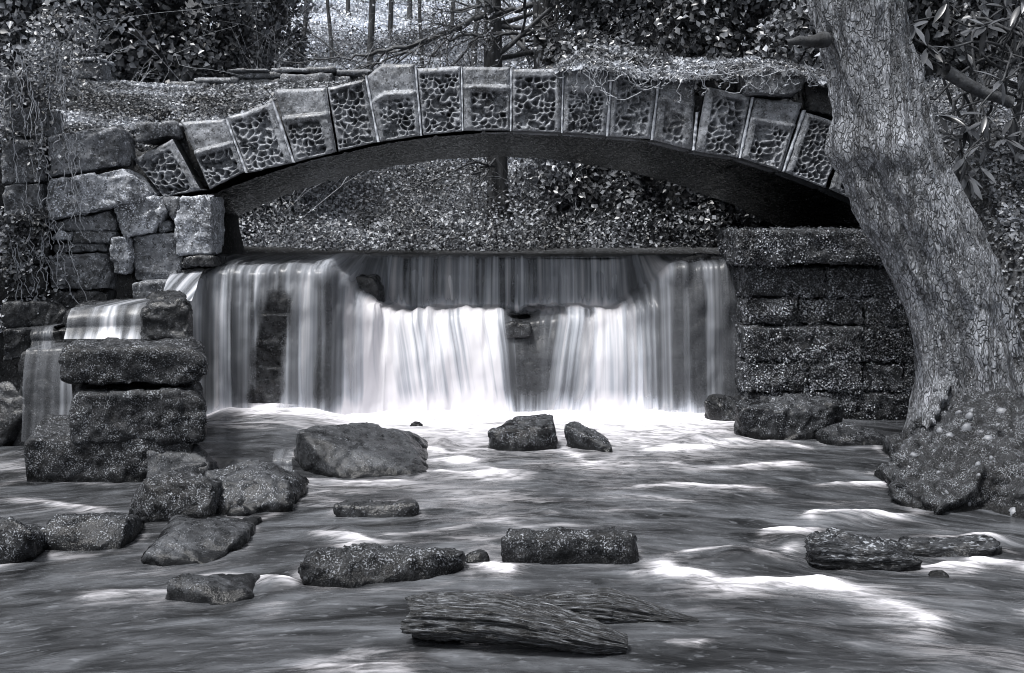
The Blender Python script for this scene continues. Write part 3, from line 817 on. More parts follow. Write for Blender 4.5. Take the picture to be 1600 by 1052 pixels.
for poly, mt_, off in WING:
    stone_from_points('stone', slab_px(poly, lambda x, o=off: wy_(x) + o, .42), M[mt_], wing, voxel=.015, smooth=1, big=.016, fine=.008, chip=.012)
# earth and rubble core behind the stones
cv = []
for px in np.linspace(-160, 330, 40):
    for py in np.linspace(222 if px < 215 else 312, 640, 30):
        cv.append(P(px, py, wy_(px) + .16))
cv = np.array(cv); cv += .05 * np.stack([fbm(cv * 4, 3, 5), fbm(cv * 4, 3, 6), 0 * cv[:, 0]], 1)
mk('rubble_core', cv, grid_faces(40, 30)[:, ::-1], M['dark_stone'], wing)

# ------------------------------------------------------------------ right abutment: mossy coursed blocks
abut = empty('stone_abutment', (2.9, 9.6, 0), 'square moss covered stone abutment under the right arch foot', 'abutment')
AB = [(1150, 1398, 359, 413, 9.22)]
for y0, y1, xs in [(417, 464, [1163, 1290, 1450]), (467, 508, [1162, 1246, 1352, 1452]), (511, 565, [1164, 1350, 1455]), (568, 612, [1166, 1264, 1346, 1414, 1458]), (615, 664, [1166, 1300, 1462])]:
    for a, b in zip(xs[:-1], xs[1:]): AB.append((a + 1, b - 1, y0, y1, 9.36 + rng.uniform(-.015, .02)))
moss_c, moss_n = [], []
for a, b, y0, y1, yf in AB:
    V, F = hull(slab_px([(a, y0 + 2), (a + 4, y0), (b - 2, y0), (b, y0 + 3), (b, y1), (a, y1)], yf, .75))
    V, Q = rockify(V, F, voxel=.02, smooth=2, big=.025, fine=.012, chip=.012, chip_scale=6)
    mk('stone', V, Q, M['mossy_rock'], abut)
    Nn = normals(V, Q)
    k = np.where(Nn[:, 1] < -.2)[0]
    k = rng.choice(k, min(len(k) * 3, 9000))
    moss_c.append(V[k] + rng.normal(0, .008, (len(k), 3))); moss_n.append(Nn[k])
MC, MN = np.concatenate(moss_c), np.concatenate(moss_n)
keep = fbm(MC * np.array([3, 3, 7]), 3, 301) + rng.normal(0, .25, len(MC)) > -.15
MC, MN = MC[keep], MN[keep]
leaves('moss', MC + MN * .006, MN + rng.normal(0, .6, MN.shape) + np.array([0, 0, .5]), rng.uniform(.009, .022, len(MC)), patchy(MC, 9, 302) * .85, M['moss'], abut)

# ------------------------------------------------------------------ far parapet on the bridge, and a squared stone in the ivy
par = empty('parapet_wall', (-2.9, 12.9, 3.4), 'low broken parapet of flat stones at the far side of the bridge', 'wall')
for a, b, y0, y1 in [(262, 326, 127, 141), (300, 372, 120, 131), (328, 436, 123, 135), (374, 440, 112, 121), (438, 520, 114, 131), (352, 420, 106, 112), (422, 524, 104, 113), (522, 548, 118, 130), (524, 580, 108, 118)]:
    stone_from_points('stone', slab_px([(a, y0 + 1), (b, y0), (b, y1), (a, y1)], 12.9 + rng.uniform(-.05, .05), .35), M['wall_stone'], par, voxel=.022, smooth=2, big=.015, fine=.006)
gate = empty('gate_stone', P(132, 118, 12.6), 'squared stone block with a flat cap half buried in ivy', 'stone block')
stone_from_points('block', slab_px([(112, 96), (154, 94), (155, 122), (112, 122)], 12.6, .4), M['wall_stone'], gate, voxel=.02, smooth=2, big=.01, fine=.005)
stone_from_points('cap', slab_px([(114, 90), (156, 88), (157, 94), (112, 96)], 12.55, .45), M['pale_stone'], gate, voxel=.014, smooth=1, big=.005, fine=.003)

# ------------------------------------------------------------------ stacked blocks beside the falls
def block(label, poly, yf, depth, mat='mossy_rock', lean=-0.32, **kw):
    a = dict(voxel=.017, smooth=3, big=.03, fine=.010, chip=.012, chip_scale=5)
    a.update(kw)
    return tag(stone_from_points('stone_block', [p + np.array([0, 0, 0]) for p in slab_px(poly, yf, depth, lean)], M[mat], None, **a), label, 'stone block', 'squared blocks stacked at the foot of the left bank')
block('broad mossy block at the top of the stepped stack', [(95, 556), (102, 545), (300, 545), (320, 560), (321, 585), (310, 603), (118, 603), (96, 590)], 7.02, .9)
block('rounded rough block in the middle of the stepped stack', [(110, 640), (116, 614), (300, 612), (318, 632), (319, 688), (112, 694)], 6.98, .95)
block('wide low block at the bottom of the stepped stack', [(40, 694), (48, 686), (250, 686), (300, 692), (304, 790), (38, 790)], 7.0, 1.0)
block('rounded dripping ledge block with thin water running past it', [(220, 490), (236, 474), (284, 470), (296, 486), (296, 533), (222, 535)], 7.72, 1.2, 'dark_stone', fine=.02)
block('long wet ledge under the thin side cascade', [(104, 490), (112, 484), (236, 478), (238, 560), (100, 560)], 8.08, 1.1, 'dark_stone')
block('dark wet slab behind the narrow side cascade', [(30, 552), (112, 548), (118, 720), (20, 720)], 8.24, .8, 'dark_stone')
block('dark step stone above the narrow side cascade', [(30, 520), (120, 514), (122, 556), (30, 556)], 8.55, .6, 'dark_stone')
rock('dark blocky rock at the foot of the wing wall', [(-40, 700), (10, 690), (42, 672)], [(-40, 600, .2), (12, 592, .2), (36, 610, .1), (42, 640, .05)], 'dark_stone', .6)

# stones the falls run over
for label, poly, yf, dp in [
    ('rounded stone with water sheeting over it on the weir step', [(546, 440), (560, 431), (582, 434), (592, 452), (594, 492), (546, 492)], 10.12, .5),
    ('small dark stone splitting the middle of the falls', [(784, 508), (800, 503), (830, 508), (830, 526), (786, 530)], 9.86, .4),
    ('flat rock on the lip beside the abutment', [(1062, 404), (1100, 398), (1150, 402), (1150, 412), (1066, 416)], 10.0, .5)]:
    tag(stone_from_points('weir_stone', slab_px(poly, yf, dp), M['dark_stone'], None, voxel=.016, smooth=4, big=.02, fine=.006), label, 'rock')

# ------------------------------------------------------------------ boulders in the stream
rock('large slanting slab boulder in front of the falls', [(457, 712), (480, 738), (532, 748), (668, 741)], [(466, 674, .25), (492, 666, .5), (565, 659, .95), (622, 670, 1.05), (642, 692, .8)], 'smooth_rock', 1.3, big=.012, chip=.009, fine=.004)
rock('rounded dark boulder in the foam below the middle of the falls', [(763, 702), (800, 708), (866, 700)], [(764, 675, .1), (800, 655, .4), (838, 648, .5), (864, 648, .4), (868, 666, .15)], 'wet_rock', .6, smooth=3)
rock('small leaning boulder in the foam, beside a rounded one', [(888, 692), (905, 702), (955, 708)], [(880, 662, .25), (897, 657, .35), (940, 676, .3), (957, 693, .1)], 'wet_rock', .5)
rock('tiny dark stone in the white foam at the foot of the falls', [(639, 668), (661, 669)], [(641, 660, .05), (652, 657, .12), (661, 662, .08)], 'wet_rock', .2, voxel=.012, big=.01)
rock('small dark rock between the falls and the abutment foot', [(1104, 648), (1128, 658), (1165, 660)], [(1100, 626, .05), (1112, 617, .3), (1166, 617, .35)], 'dark_stone', .6)
rock('large angular wet rock lying against the abutment', [(1152, 668), (1190, 684), (1265, 688), (1312, 668)], [(1150, 634, .05), (1162, 622, .3), (1232, 646, .02), (1300, 622, .5), (1318, 630, .3), (1245, 618, .6)], 'wet_rock', .8, big=.03, chip=.02)
rock('low flat rock between the abutment and the pebbly mound', [(1278, 690), (1340, 698), (1395, 697)], [(1284, 670, .1), (1330, 658, .35), (1386, 683, .2)], 'wet_rock', .5)
rock('rough shelving rock tucked against the pebbly mound', [(1384, 704), (1400, 720), (1460, 722)], [(1388, 682, .2), (1420, 671, .45), (1460, 672, .5)], 'conglomerate', .7, fine=.02)
rock('grey angular stone lying on the lowest block of the stack', [(230, 760), (325, 760)], [(228, 706, .1), (242, 696, .18), (306, 692, .28), (322, 706, .15), (327, 726, .05)], 'smooth_rock', .5)
rock('small flat stone wedged under the grey angular stone', [(262, 762), (326, 760)], [(264, 730, .0), (300, 719, .12), (322, 722, .1)], 'smooth_rock', .3)
rock('lumpy lichen flecked boulder below the stepped blocks', [(205, 802), (232, 816), (318, 813), (338, 800)], [(219, 748, .1), (244, 733, .3), (318, 736, .32), (337, 756, .15), (330, 790, .0)], 'mossy_rock', .75, big=.03, chip=.02)
rock('dark boulder with a rounded crown beside the lumpy boulder', [(336, 800), (362, 804), (452, 798)], [(322, 736, .5), (386, 720, .75), (424, 724, .7), (450, 752, .35), (452, 780, .1)], 'wet_rock', .9, big=.025, chip=.018)
rock('low dark rock with a scooped face by the left bank', [(58, 860), (110, 866), (190, 861), (204, 842)], [(56, 828, .05), (84, 806, .25), (150, 804, .4), (202, 808, .42)], 'wet_rock', .7)
rock('dark rock half out of sight against the left bank', [(-70, 886), (8, 868), (58, 862)], [(-70, 815, .2), (8, 806, .3), (52, 832, .05)], 'wet_rock', .6)
rock('flat topped grey stone below the lumpy boulder', [(220, 878), (246, 884), (330, 882), (382, 852)], [(226, 862, .03), (280, 816, .65), (352, 820, .8), (381, 834, .6)], 'smooth_rock', .9, big=.015)
rock('smooth low stone almost awash in the shallows', [(256, 934), (282, 942), (360, 943), (394, 936)], [(261, 906, .12), (281, 897, .25), (322, 902, .3), (386, 928, .12)], 'smooth_rock', .4, big=.012)
rock('thin dark slab lying level in the current', [(524, 804), (600, 810), (651, 801)], [(523, 789, .02), (560, 784, .25), (640, 780, .3), (652, 788, .1)], 'dark_stone', .4, big=.012)
rock('long rough mossy rock with a tapering end', [(470, 894), (500, 915), (562, 917), (700, 894), (728, 880)], [(468, 880, .02), (490, 858, .2), (532, 852, .38), (640, 866, .42), (724, 864, .42)], 'mossy_rock', .55, fine=.010, chip=.014)
rock('thin wet plate of stone at the tapering end of the long rock', [(728, 880), (762, 878)], [(726, 866, .1), (750, 859, .15), (763, 862, .12)], 'wet_rock', .2, voxel=.012, big=.008, fine=.004)
rock('oblong rough block lying square in the stream', [(783, 878), (802, 882), (980, 881), (994, 870)], [(781, 842, .02), (794, 828, .15), (970, 825, .25), (993, 838, .1)], 'mossy_rock', .45, fine=.008, chip=.012)
rock('layered slate rock with a jagged left end', [(1284, 880), (1330, 890), (1390, 894), (1438, 886)], [(1267, 846, .08), (1272, 836, .15), (1302, 829, .35), (1346, 832, .45), (1404, 852, .4), (1440, 876, .1)], 'slate_rock', .5, layers=.03, fine=.008, chip=.012)
rock('log shaped rock with a film of water pouring over it', [(1416, 866), (1500, 873), (1568, 862)], [(1406, 852, .2), (1450, 841, .3), (1545, 838, .3), (1569, 851, .1)], 'slate_rock', .35, big=.03)
rock('small pale stone just breaking the surface', [(1450, 903), (1481, 904)], [(1456, 895, .05), (1468, 892, .08), (1480, 897, .06)], 'conglomerate', .15, voxel=.01, big=.01)

# pebbly conglomerate mound under the leaning tree
mound_pts = []
for px, py in [(1412, 765), (1422, 786), (1480, 803), (1620, 808), (1760, 800)]:
    p = Wt(px, py); mound_pts += [p, p - np.array([0, 0, .3])]
for px, py, Yq in [(1408, 742, 6.4), (1424, 700, 6.6), (1470, 664, 6.9), (1500, 640, 7.1), (1560, 612, 7.1), (1660, 606, 7.0), (1740, 640, 6.6), (1760, 700, 6.3), (1450, 640, 7.9), (1600, 600, 8.0), (1760, 600, 8.0)]:
    mound_pts.append(P(px, py, Yq))
mound_pts += [np.array([2.9, 8.2, -.2]), np.array([4.6, 8.2, -.2]), np.array([4.6, 6.4, -.3])]
V, F = hull(mound_pts)
V, Q = rockify(V, F, voxel=.016, smooth=2, big=.09, fine=.012, chip=.045, chip_scale=2.4, pebbly=.024)
mound = empty('conglomerate_boulder', (3.2, 7.0, 0), 'big lumpy conglomerate boulder studded with pebbles under the tree roots', 'rock')
mk('rock_mass', V, Q, M['conglomerate'], mound)
Nn = normals(V, Q)
vis = np.where((Nn[:, 1] < -.25) & (V[:, 2] > .02) & (V[:, 0] < 3.5))[0]
bm = bmesh.new(); bmesh.ops.create_icosphere(bm, subdivisions=2, radius=1.0)
peb_me = []
pv = np.array([v.co[:] for v in bm.verts]); pf = np.array([[v.index for v in f.verts] for f in bm.faces]); bm.free()
for k in range(4):
    q = pv * np.array([1, .75, .62]) * (1 + .14 * fbm(pv * 1.3 + k * 9, 2, k))[:, None]
    peb_me.append(mesh_data('pebble', q, pf, M['pebble']))
for k, j in enumerate(rng.choice(vis, 48, replace=False)):
    o = bpy.data.objects.new('pebble', peb_me[k % 4])
    s = rng.uniform(.016, .03) if k > 10 else rng.uniform(.034, .05)
    o.scale = (s, s, s); o.rotation_euler = rng.uniform(0, 6, 3)
    place(o, V[j] - Nn[j] * s * .42, mound)

# ------------------------------------------------------------------ driftwood
def driftwood(label, path, rad_px, Ys, squash=.8, seed=0, n=130, m=84):
    t = np.linspace(0, 1, len(path)); tt = np.linspace(0, 1, n)
    C = np.array([P(px, py, y) for (px, py), y in zip(path, Ys)])
    C = np.stack([np.interp(tt, t, C[:, k]) for k in range(3)], 1)
    for _ in range(6): C[1:-1] = .5 * C[1:-1] + .25 * (C[:-2] + C[2:])
    r = np.interp(tt, t, np.array(rad_px) * np.array(Ys) / F_PX)
    T = np.gradient(C, axis=0); T /= np.linalg.norm(T, axis=1, keepdims=True)
    Bv = np.cross(T, np.array([0, 0, 1.0])); Bv /= np.linalg.norm(Bv, axis=1, keepdims=True); Nv = np.cross(Bv, T)
    an = np.arange(m) / m * 2 * np.pi
    A, S = np.meshgrid(an, tt, indexing='xy')
    L = S * np.linalg.norm(C[-1] - C[0])
    q = np.stack([np.cos(A).ravel() * 2.6, np.sin(A).ravel() * 2.6, L.ravel() * 1.6 + seed], 1)
    d = 0.26 * fbm(q * .8, 3, seed) +   .24 * (0.35 - np.abs(fbm(q * np.array([1.7, 1.7, 1.5]), 5, seed + 3, .75)) * 1.5) + .16 * fbm(q * np.array([5, 5, 4.0]), 4, seed + 5, .75)
    rr_ = r[:, None] * (1 + d.reshape(A.shape))
    shift = (.06 * fbm(np.stack([np.cos(an) * 3, np.sin(an) * 3, an * 0 + seed], 1), 3, seed + 9))[None, :] * (1 - S) ** 8   # splintered butt
    V = C[:, None] + rr_[..., None] * (Bv[:, None] * np.cos(an)[None, :, None] + squash * Nv[:, None] * np.sin(an)[None, :, None]) + T[:, None] * shift[..., None]
    V = V.reshape(-1, 3)
    i = np.arange(n - 1)[:, None]; j = np.arange(m)[None]
    a = i * m + j; b = i * m + (j + 1) % m
    Fq_ = np.stack([a, a + m, b + m, b], -1).reshape(-1, 4).tolist()
    V = np.concatenate([V, C[[0]] + T[[0]] * .012, C[[-1]]])
    c0 = n * m
    Fq_ += [[c0, (j_), (j_ + 1) % m] for j_ in range(m)] + [[c0 + 1, (n - 1) * m + (j_ + 1) % m, (n - 1) * m + j_] for j_ in range(m)]
    al = np.concatenate([L.ravel(), [0, L.max()]]); ar = np.concatenate([(np.abs(A - np.pi)).ravel() / np.pi, [.3, .3]])
    return tag(mk('driftwood_log', V, Fq_, M['wood'], attrs={'along': al + seed, 'around': ar}), label, 'driftwood', 'driftwood stranded in the shallows')
driftwood('thick grooved driftwood log with a broken end', [(646, 962), (700, 962), (780, 966), (860, 980), (930, 998), (978, 1008)], [36, 43, 42, 38, 30, 16], [4.32, 4.28, 4.24, 4.2, 4.17, 4.17], seed=3)
driftwood('thin tapering driftwood piece lying behind the thick log', [(800, 950), (870, 950), (950, 952), (1010, 962), (1050, 968), (1090, 971)], [16, 26, 33, 24, 15, 6], [4.62, 4.6, 4.55, 4.52, 4.5, 4.5], seed=11)

# ------------------------------------------------------------------ the stream below the falls
def seg_field(X, Y, pts, width):
    """distance-based streak along a pixel polyline on the water plane; pts = (px, py)"""
    q = np.array([Wt(*p)[:2] for p in pts]); best = np.full(X.shape, 1e9)
    for a, b in zip(q[:-1], q[1:]):
        ab = b - a; t = np.clip(((X - a[0]) * ab[0] + (Y - a[1]) * ab[1]) / max(ab @ ab, 1e-9), 0, 1)
        dy = Y - a[1] - t * ab[1]
        dy = np.where(dy < 0, dy * 0.42, dy * 1.5)            # foam trails off downstream
        best = np.minimum(best, np.hypot((X - a[0] - t * ab[0]) * 0.7, dy))
    return 1.0 / (1.0 + (best / width) ** 1.7)
wx = np.concatenate([np.linspace(-16, -5.2, 14), np.arange(-5, 5, 0.03), np.linspace(5.2, 16, 14)])
wy = np.concatenate([np.linspace(-30, 2.6, 14), np.arange(2.8, 10.3, 0.026)])
WX, WY = np.meshgrid(wx, wy, indexing='ij')
X, Y = WX.ravel(), WY.ravel()
PXX = CXP + X * F_PX / np.maximum(Y, 0.5)                 # only used to find which stretch of water a measured streak belongs to
foam = np.zeros_like(X)
base_line = np.interp(X, [-3, -1.85, -1.12, .95, 1.7, 2.3], [9.36, 9.36, 9.78, 9.79, 9.73, 9.73])
wob0 = fbm(np.stack([X * 1.6, Y * 3.5, X * 0 + 2], 1), 4, 78)
infall = sstep(-2.95, -2.8, X) * (1 - sstep(2.15, 2.35, X))
thick = np.interp(X, [-2.9, -1.9, -1.5, -1.2, -0.3, 0.05, 0.6, 1.2, 1.7, 2.2], [0.2, 0.24, 0.4, 0.9, 1.05, 0.85, 1.1, 1.1, 0.8, 0.35])
foam += infall * 1.0 * np.exp(-(np.clip(base_line + .03 + .22 * thick * wob0 - Y, 0, None) / (0.08 + 1.15 * thick)) ** 1.2)
STREAKS = [
    ([(330, 660), (420, 662), (640, 655)], .07, .6), ([(640, 690), (700, 715), (790, 735), (690, 745)], .09, .8),
    ([(560, 752), (640, 748), (700, 735), (760, 742)], .05, .7), ([(880, 700), (930, 725), (1010, 712), (1060, 722)], .07, .75),
    ([(960, 690), (1030, 700), (1180, 690)], .09, .8), ([(1000, 720), (1100, 727), (1240, 722)], .05, .7),
    ([(940, 765), (1060, 758), (1190, 762)], .035, .6), ([(1280, 757), (1370, 757)], .03, .5), ([(900, 780), (980, 776), (1060, 782)], .03, .4),
    ([(1265, 810), (1300, 802), (1400, 808)], .03, .6), ([(1205, 830), (1265, 828)], .03, .7), ([(1210, 833), (1205, 850)], .05, .35), ([(1150, 868), (1200, 872), (1232, 855)], .035, .75),
    ([(1040, 872), (1110, 864), (1165, 862), (1210, 872)], .035, .8), ([(1045, 882), (1060, 895), (1130, 908), (1280, 903), (1330, 916)], .05, .9),
    ([(1090, 915), (1180, 922), (1290, 930), (1370, 945), (1440, 970)], .07, .40), ([(1420, 880), (1500, 885)], .035, .7), ([(1500, 876), (1592, 884)], .03, .6),
    ([(1450, 843), (1540, 842)], .03, .5), ([(990, 895), (1060, 880)], .03, .4), ([(760, 880), (810, 886)], .03, .9),
    ([(500, 832), (570, 845), (540, 852)], .03, .5), ([(600, 835), (760, 815), (830, 830)], .03, .4), ([(560, 850), (700, 840), (770, 850)], .04, .3),
    ([(385, 907), (430, 908), (470, 915)], .025, .7), ([(500, 925), (550, 920)], .025, .5), ([(130, 935), (250, 922)], .05, .25),
    ([(430, 745), (560, 752)], .04, .55), ([(600, 710), (640, 720), (670, 735)], .05, .5), ([(1160, 685), (1200, 688), (1260, 700)], .04, .6),
    ([(480, 1035), (560, 1010), (640, 1020)], .05, .35), ([(500, 1043), (620, 1043)], .05, .4), ([(1040, 1000), (1080, 1005)], .015, .6),
    ([(20, 780), (110, 790), (190, 800)], .05, .35), ([(430, 770), (520, 780)], .05, .2), ([(1430, 1000), (1560, 1030)], .12, .2), ([(1060, 950), (1150, 945)], .05, .2),
    ([(780, 790), (930, 800), (1050, 795)], .02, .3), ([(850, 752), (930, 748)], .03, .4), ([(1320, 735), (1400, 745), (1420, 735)], .03, .3), ([(1560, 955), (1600, 950)], .03, .4),
]
wob = fbm(np.stack([X * 2.2, Y * 6, X * 0], 1), 4, 77)
Xw, Yw = X + 0.16 * fbm(np.stack([X * 3, Y * 3, X * 0 + 4], 1), 3, 5), Y + 0.09 * fbm(np.stack([X * 2.0, Y * 4, X * 0 + 9], 1), 3, 6)
for pts, wd, amp in STREAKS:
    foam = np.maximum(foam, amp * 1.0 * np.clip(seg_field(Xw, Yw, pts, wd * 0.9) - .05, 0, 1) * (0.70 + 1.0 * wob))
foam += 0.22 * sstep(0.10, 0.7, fbm(np.stack([X * 1.1, Y * 4.5, X * 0 + 3], 1), 4, 21)) * sstep(3.5, 6.5, Y)
# the current parts round every stone: foam hugs its edge, two trails leave it, slack dark water lies in its lee
fu, fv = X.copy(), Y + 0.085 * X * X
for cx, cy, hx, hy in ROCKS:
    ex, ey = (X - cx) / hx, (Y - cy) / hy
    rr0 = np.hypot(ex, ey)
    fu = fu - (X - cx) * .55 * np.exp(-(rr0 / 1.7) ** 2)
    fv = fv - (Y - cy) * .35 * np.exp(-(rr0 / 1.7) ** 2)
    sz = min(1.0, hx / .35)
    rim = np.exp(-((np.maximum(np.abs(rr0 - 1.03), 0) * min(hx, hy)) / .035) ** 2) * (.22 + .25 * sstep(-.2, .8, ey)) * (.6 + .9 * wob0)
    tail = np.clip(-ey, 0, None) * hy / max(hx, .05)
    tr = np.exp(-((np.abs(ex + .25 * wob0) - 1.0 - .12 * tail) * hx / (.035 + .03 * tail)) ** 2) * np.exp(-tail / 1.6) * (ey < .2) * .42 * sz * (.5 + wob)
    foam = np.maximum(foam, np.maximum(rim, tr))
zw = 0.016 * fbm(np.stack([X * 2.0, Y * 5.5, X * 0], 1), 4, 11) + 0.010 * fbm(np.stack([X * 5, Y * 13, X * 0], 1), 2, 12)
zw += 0.03 * foam.clip(0, 1) * (0.5 + wob)
for px, py, sx, sy, hh in [(1160, 875, .22, .13, .055), (1330, 812, .3, .1, .04), (1245, 850, .12, .12, .05), (540, 828, .09, .06, .03), (430, 912, .12, .08, .04), (1090, 690, .16, .1, .06),
                           (1150, 690, .14, .09, .05), (690, 695, .12, .12, .06), (860, 800, .1, .05, .02), (1500, 845, .35, .08, .03), (1490, 915, .2, .1, .025), (820, 742, .15, .08, .03)]:
    c = Wt(px, py)
    zw += hh * np.exp(-((X - c[0]) / sx) ** 2 - ((Y - c[1]) / sy) ** 2)
zw += 0.10 * sstep(7.22, 7.32, Y + 0.1 * wob) * (1 - sstep(-2.0, -1.35, X)) * sstep(-2.9, -2.5, X)      # the pool held behind the boulders by the blocks
tag(mk('stream_water', np.stack([X, Y, zw], 1), grid_faces(len(wx), len(wy)), M['stream'], attrs={'foam': foam, 'fu': fu, 'fv': fv}, origin=(0, 0, 0)), kind='structure')
ux = np.linspace(-6, 6, 120); uy = np.linspace(11.0, 15.5, 60)
UX, UY = np.meshgrid(ux, uy, indexing='ij')
uz = 1.415 + 0.008 * fbm(np.stack([UX.ravel() * 2, UY.ravel() * 4, UX.ravel() * 0], 1), 3, 8)
tag(mk('upstream_water', np.stack([UX.ravel(), UY.ravel(), uz], 1), grid_faces(120, 60), M['still'], attrs={'foam': np.zeros(7200)}, origin=(0, 0, 1.4)), kind='structure')

# ------------------------------------------------------------------ the leaning tree in front of the abutment
EDGE = np.array([(-1000, 1150, 1225), (-600, 1196, 1290), (-300, 1232, 1345), (-120, 1252, 1385), (5, 1268, 1408), (60, 1284, 1412), (100, 1300, 1426), (150, 1311, 1437), (190, 1312, 1452), (228, 1303, 1467), (245, 1306, 1471), (270, 1325, 1480),
                 (300, 1335, 1495), (350, 1355, 1520), (400, 1385, 1545), (450, 1408, 1562), (500, 1427, 1578), (550, 1440, 1592), (600, 1446, 1606), (640, 1440, 1625), (700, 1430, 1650)], float)
tree = empty('leaning_tree', (3.2, 7.5, .4), 'thick pale barked tree leaning over the bridge end from a pebbly boulder', 'tree')
nt, na = 460, 150
py = np.concatenate([np.linspace(700, -140, 400), np.linspace(-150, -1000, 60)])
xl_, xr2 = np.interp(py, EDGE[:, 0], EDGE[:, 1]), np.interp(py, EDGE[:, 0], EDGE[:, 2])
k5 = np.ones(9) / 9
xl_ = np.convolve(np.pad(xl_, 4, 'edge'), k5, 'valid'); xr2 = np.convolve(np.pad(xr2, 4, 'edge'), k5, 'valid')
TY = 7.55
cx_, rad = ((xl_ + xr2) / 2 - CXP) * TY / F_PX, (xr2 - xl_) / 2 * TY / F_PX
cz_ = HC - (py - HOR) * TY / F_PX
an = np.arange(na) / na * 2 * np.pi
A, I = np.meshgrid(an, np.arange(nt), indexing='xy')
base_p = np.stack([np.cos(A).ravel() * 1.0, np.sin(A).ravel() * 1.0, (cz_[I]).ravel()], 1)
bd = .06 * fbm(base_p * np.array([1.4, 1.4, 1.0]), 3, 401) + .03 * (1 - 2 * np.abs(fbm(base_p * np.array([2.6, 2.6, .9]), 4, 409, .6)))
rid = fbm(base_p * np.array([5, 5, 2.2]), 4, 402, .6)
bd += .024 * (1 - np.abs(rid) * 2.4).clip(-1, 1) * -1 + .016 * fbm(base_p * np.array([9, 9, 7]), 4, 403, .65)
# flutes near the foot
flute = sstep(1.4, .3, cz_)[I].ravel() * .05 * np.cos(A.ravel() * 5 + cz_[I].ravel() * 2.0)
rr_ = rad[I].ravel() + bd + flute
V = np.stack([cx_[I].ravel() + rr_ * np.cos(A.ravel()), TY + rr_ * np.sin(A.ravel()), cz_[I].ravel()], 1)
i = np.arange(nt - 1)[:, None]; j = np.arange(na)[None]
a = i * na + j; b = i * na + (j + 1) % na
mk('trunk', V, np.stack([a, b, b + na, a + na], -1).reshape(-1, 4), M['bark'], tree)
tb = Tubes()
def wander(p, q, n, amp, seed):
    t = np.linspace(0, 1, n)[:, None]
    c = np.array(p) * (1 - t) + np.array(q) * t
    w = np.stack([fbm(np.stack([t[:, 0] * 3, t[:, 0] * 0 + k, t[:, 0] * 0 + seed], 1), 3, seed + k) for k in range(3)], 1)
    return c + w * amp * np.sin(np.pi * t * .9)
for k, (p0, p1, p2, r0) in enumerate([((1475, 590), (1462, 640), (1446, 672), 14), ((1545, 590), (1560, 650), (1580, 700), 22), ((1590, 560), (1625, 640), (1690, 700), 26)]):
    c = np.array([P(*p0, 7.4), P(*p1, 7.15), P(*p2, 6.95)])
    t = np.linspace(0, 2, 14); c = np.stack([np.interp(t, [0, 1, 2], c[:, q]) for q in range(3)], 1)
    tb.add(c + .012 * rng.normal(size=c.shape), np.linspace(r0, r0 * .35, 14) * 7.2 / F_PX, 10)
tb.build('roots', M['bark'], tree)
tb = Tubes()
c = wander(P(1290, 62, 7.4), P(1228, 66, 7.2), 8, .03, 4); tb.add(c, np.linspace(.055, .02, 8) * rng.uniform(.8, 1.2, 8), 9)
tb.build('branch_stub', M['dark_bark'], tree)

def grow(tb, p, d, length, r, depth, spread=.6, up=.15, nchild=4, minr=.004, tips=None):
    n = 6
    pts = [np.array(p, float)]; dd = np.array(d, float); dd /= np.linalg.norm(dd)
    for _ in range(n - 1):
        dd = dd + rng.normal(0, .16, 3) + np.array([0, 0, up * .25]); dd /= np.linalg.norm(dd)
        pts.append(pts[-1] + dd * length / (n - 1))
    tb.add(pts, np.linspace(r, r * .45, n), 5 if r > .02 else (4 if r > .008 else 3))
    if tips is not None and depth <= 1: tips.extend(pts[2:])
    if depth == 0: return
    for _ in range(nchild):
        t = rng.uniform(.25, 1.0); k = min(int(t * (n - 1)), n - 2); f = t * (n - 1) - k
        q = pts[k] * (1 - f) + pts[k + 1] * f
        e = dd + rng.normal(0, spread, 3); e /= np.linalg.norm(e)
        grow(tb, q, e, length * rng.uniform(.45, .75), max(r * .5, minr), depth - 1, spread, up, nchild, minr, tips)
tb = Tubes(); tips = []
for d in [(-.6, .2, .9), (.3, .6, 1), (.5, -.3, 1.1), (-.2, -.5, 1)]:
    grow(tb, P(1190, -990, TY), d, 3.4, .14, 3, .55, .3, 4, .008, tips)
crown = tb.build('crown', M['twig'], tree)
tp = np.array(tips); tp = tp[rng.integers(0, len(tp), 2500)] + rng.normal(0, .12, (2500, 3))
leaves('crown_leaves', tp, rng.normal(size=tp.shape), .07, rng.uniform(0, .8, len(tp)), M['ivy'], crown)

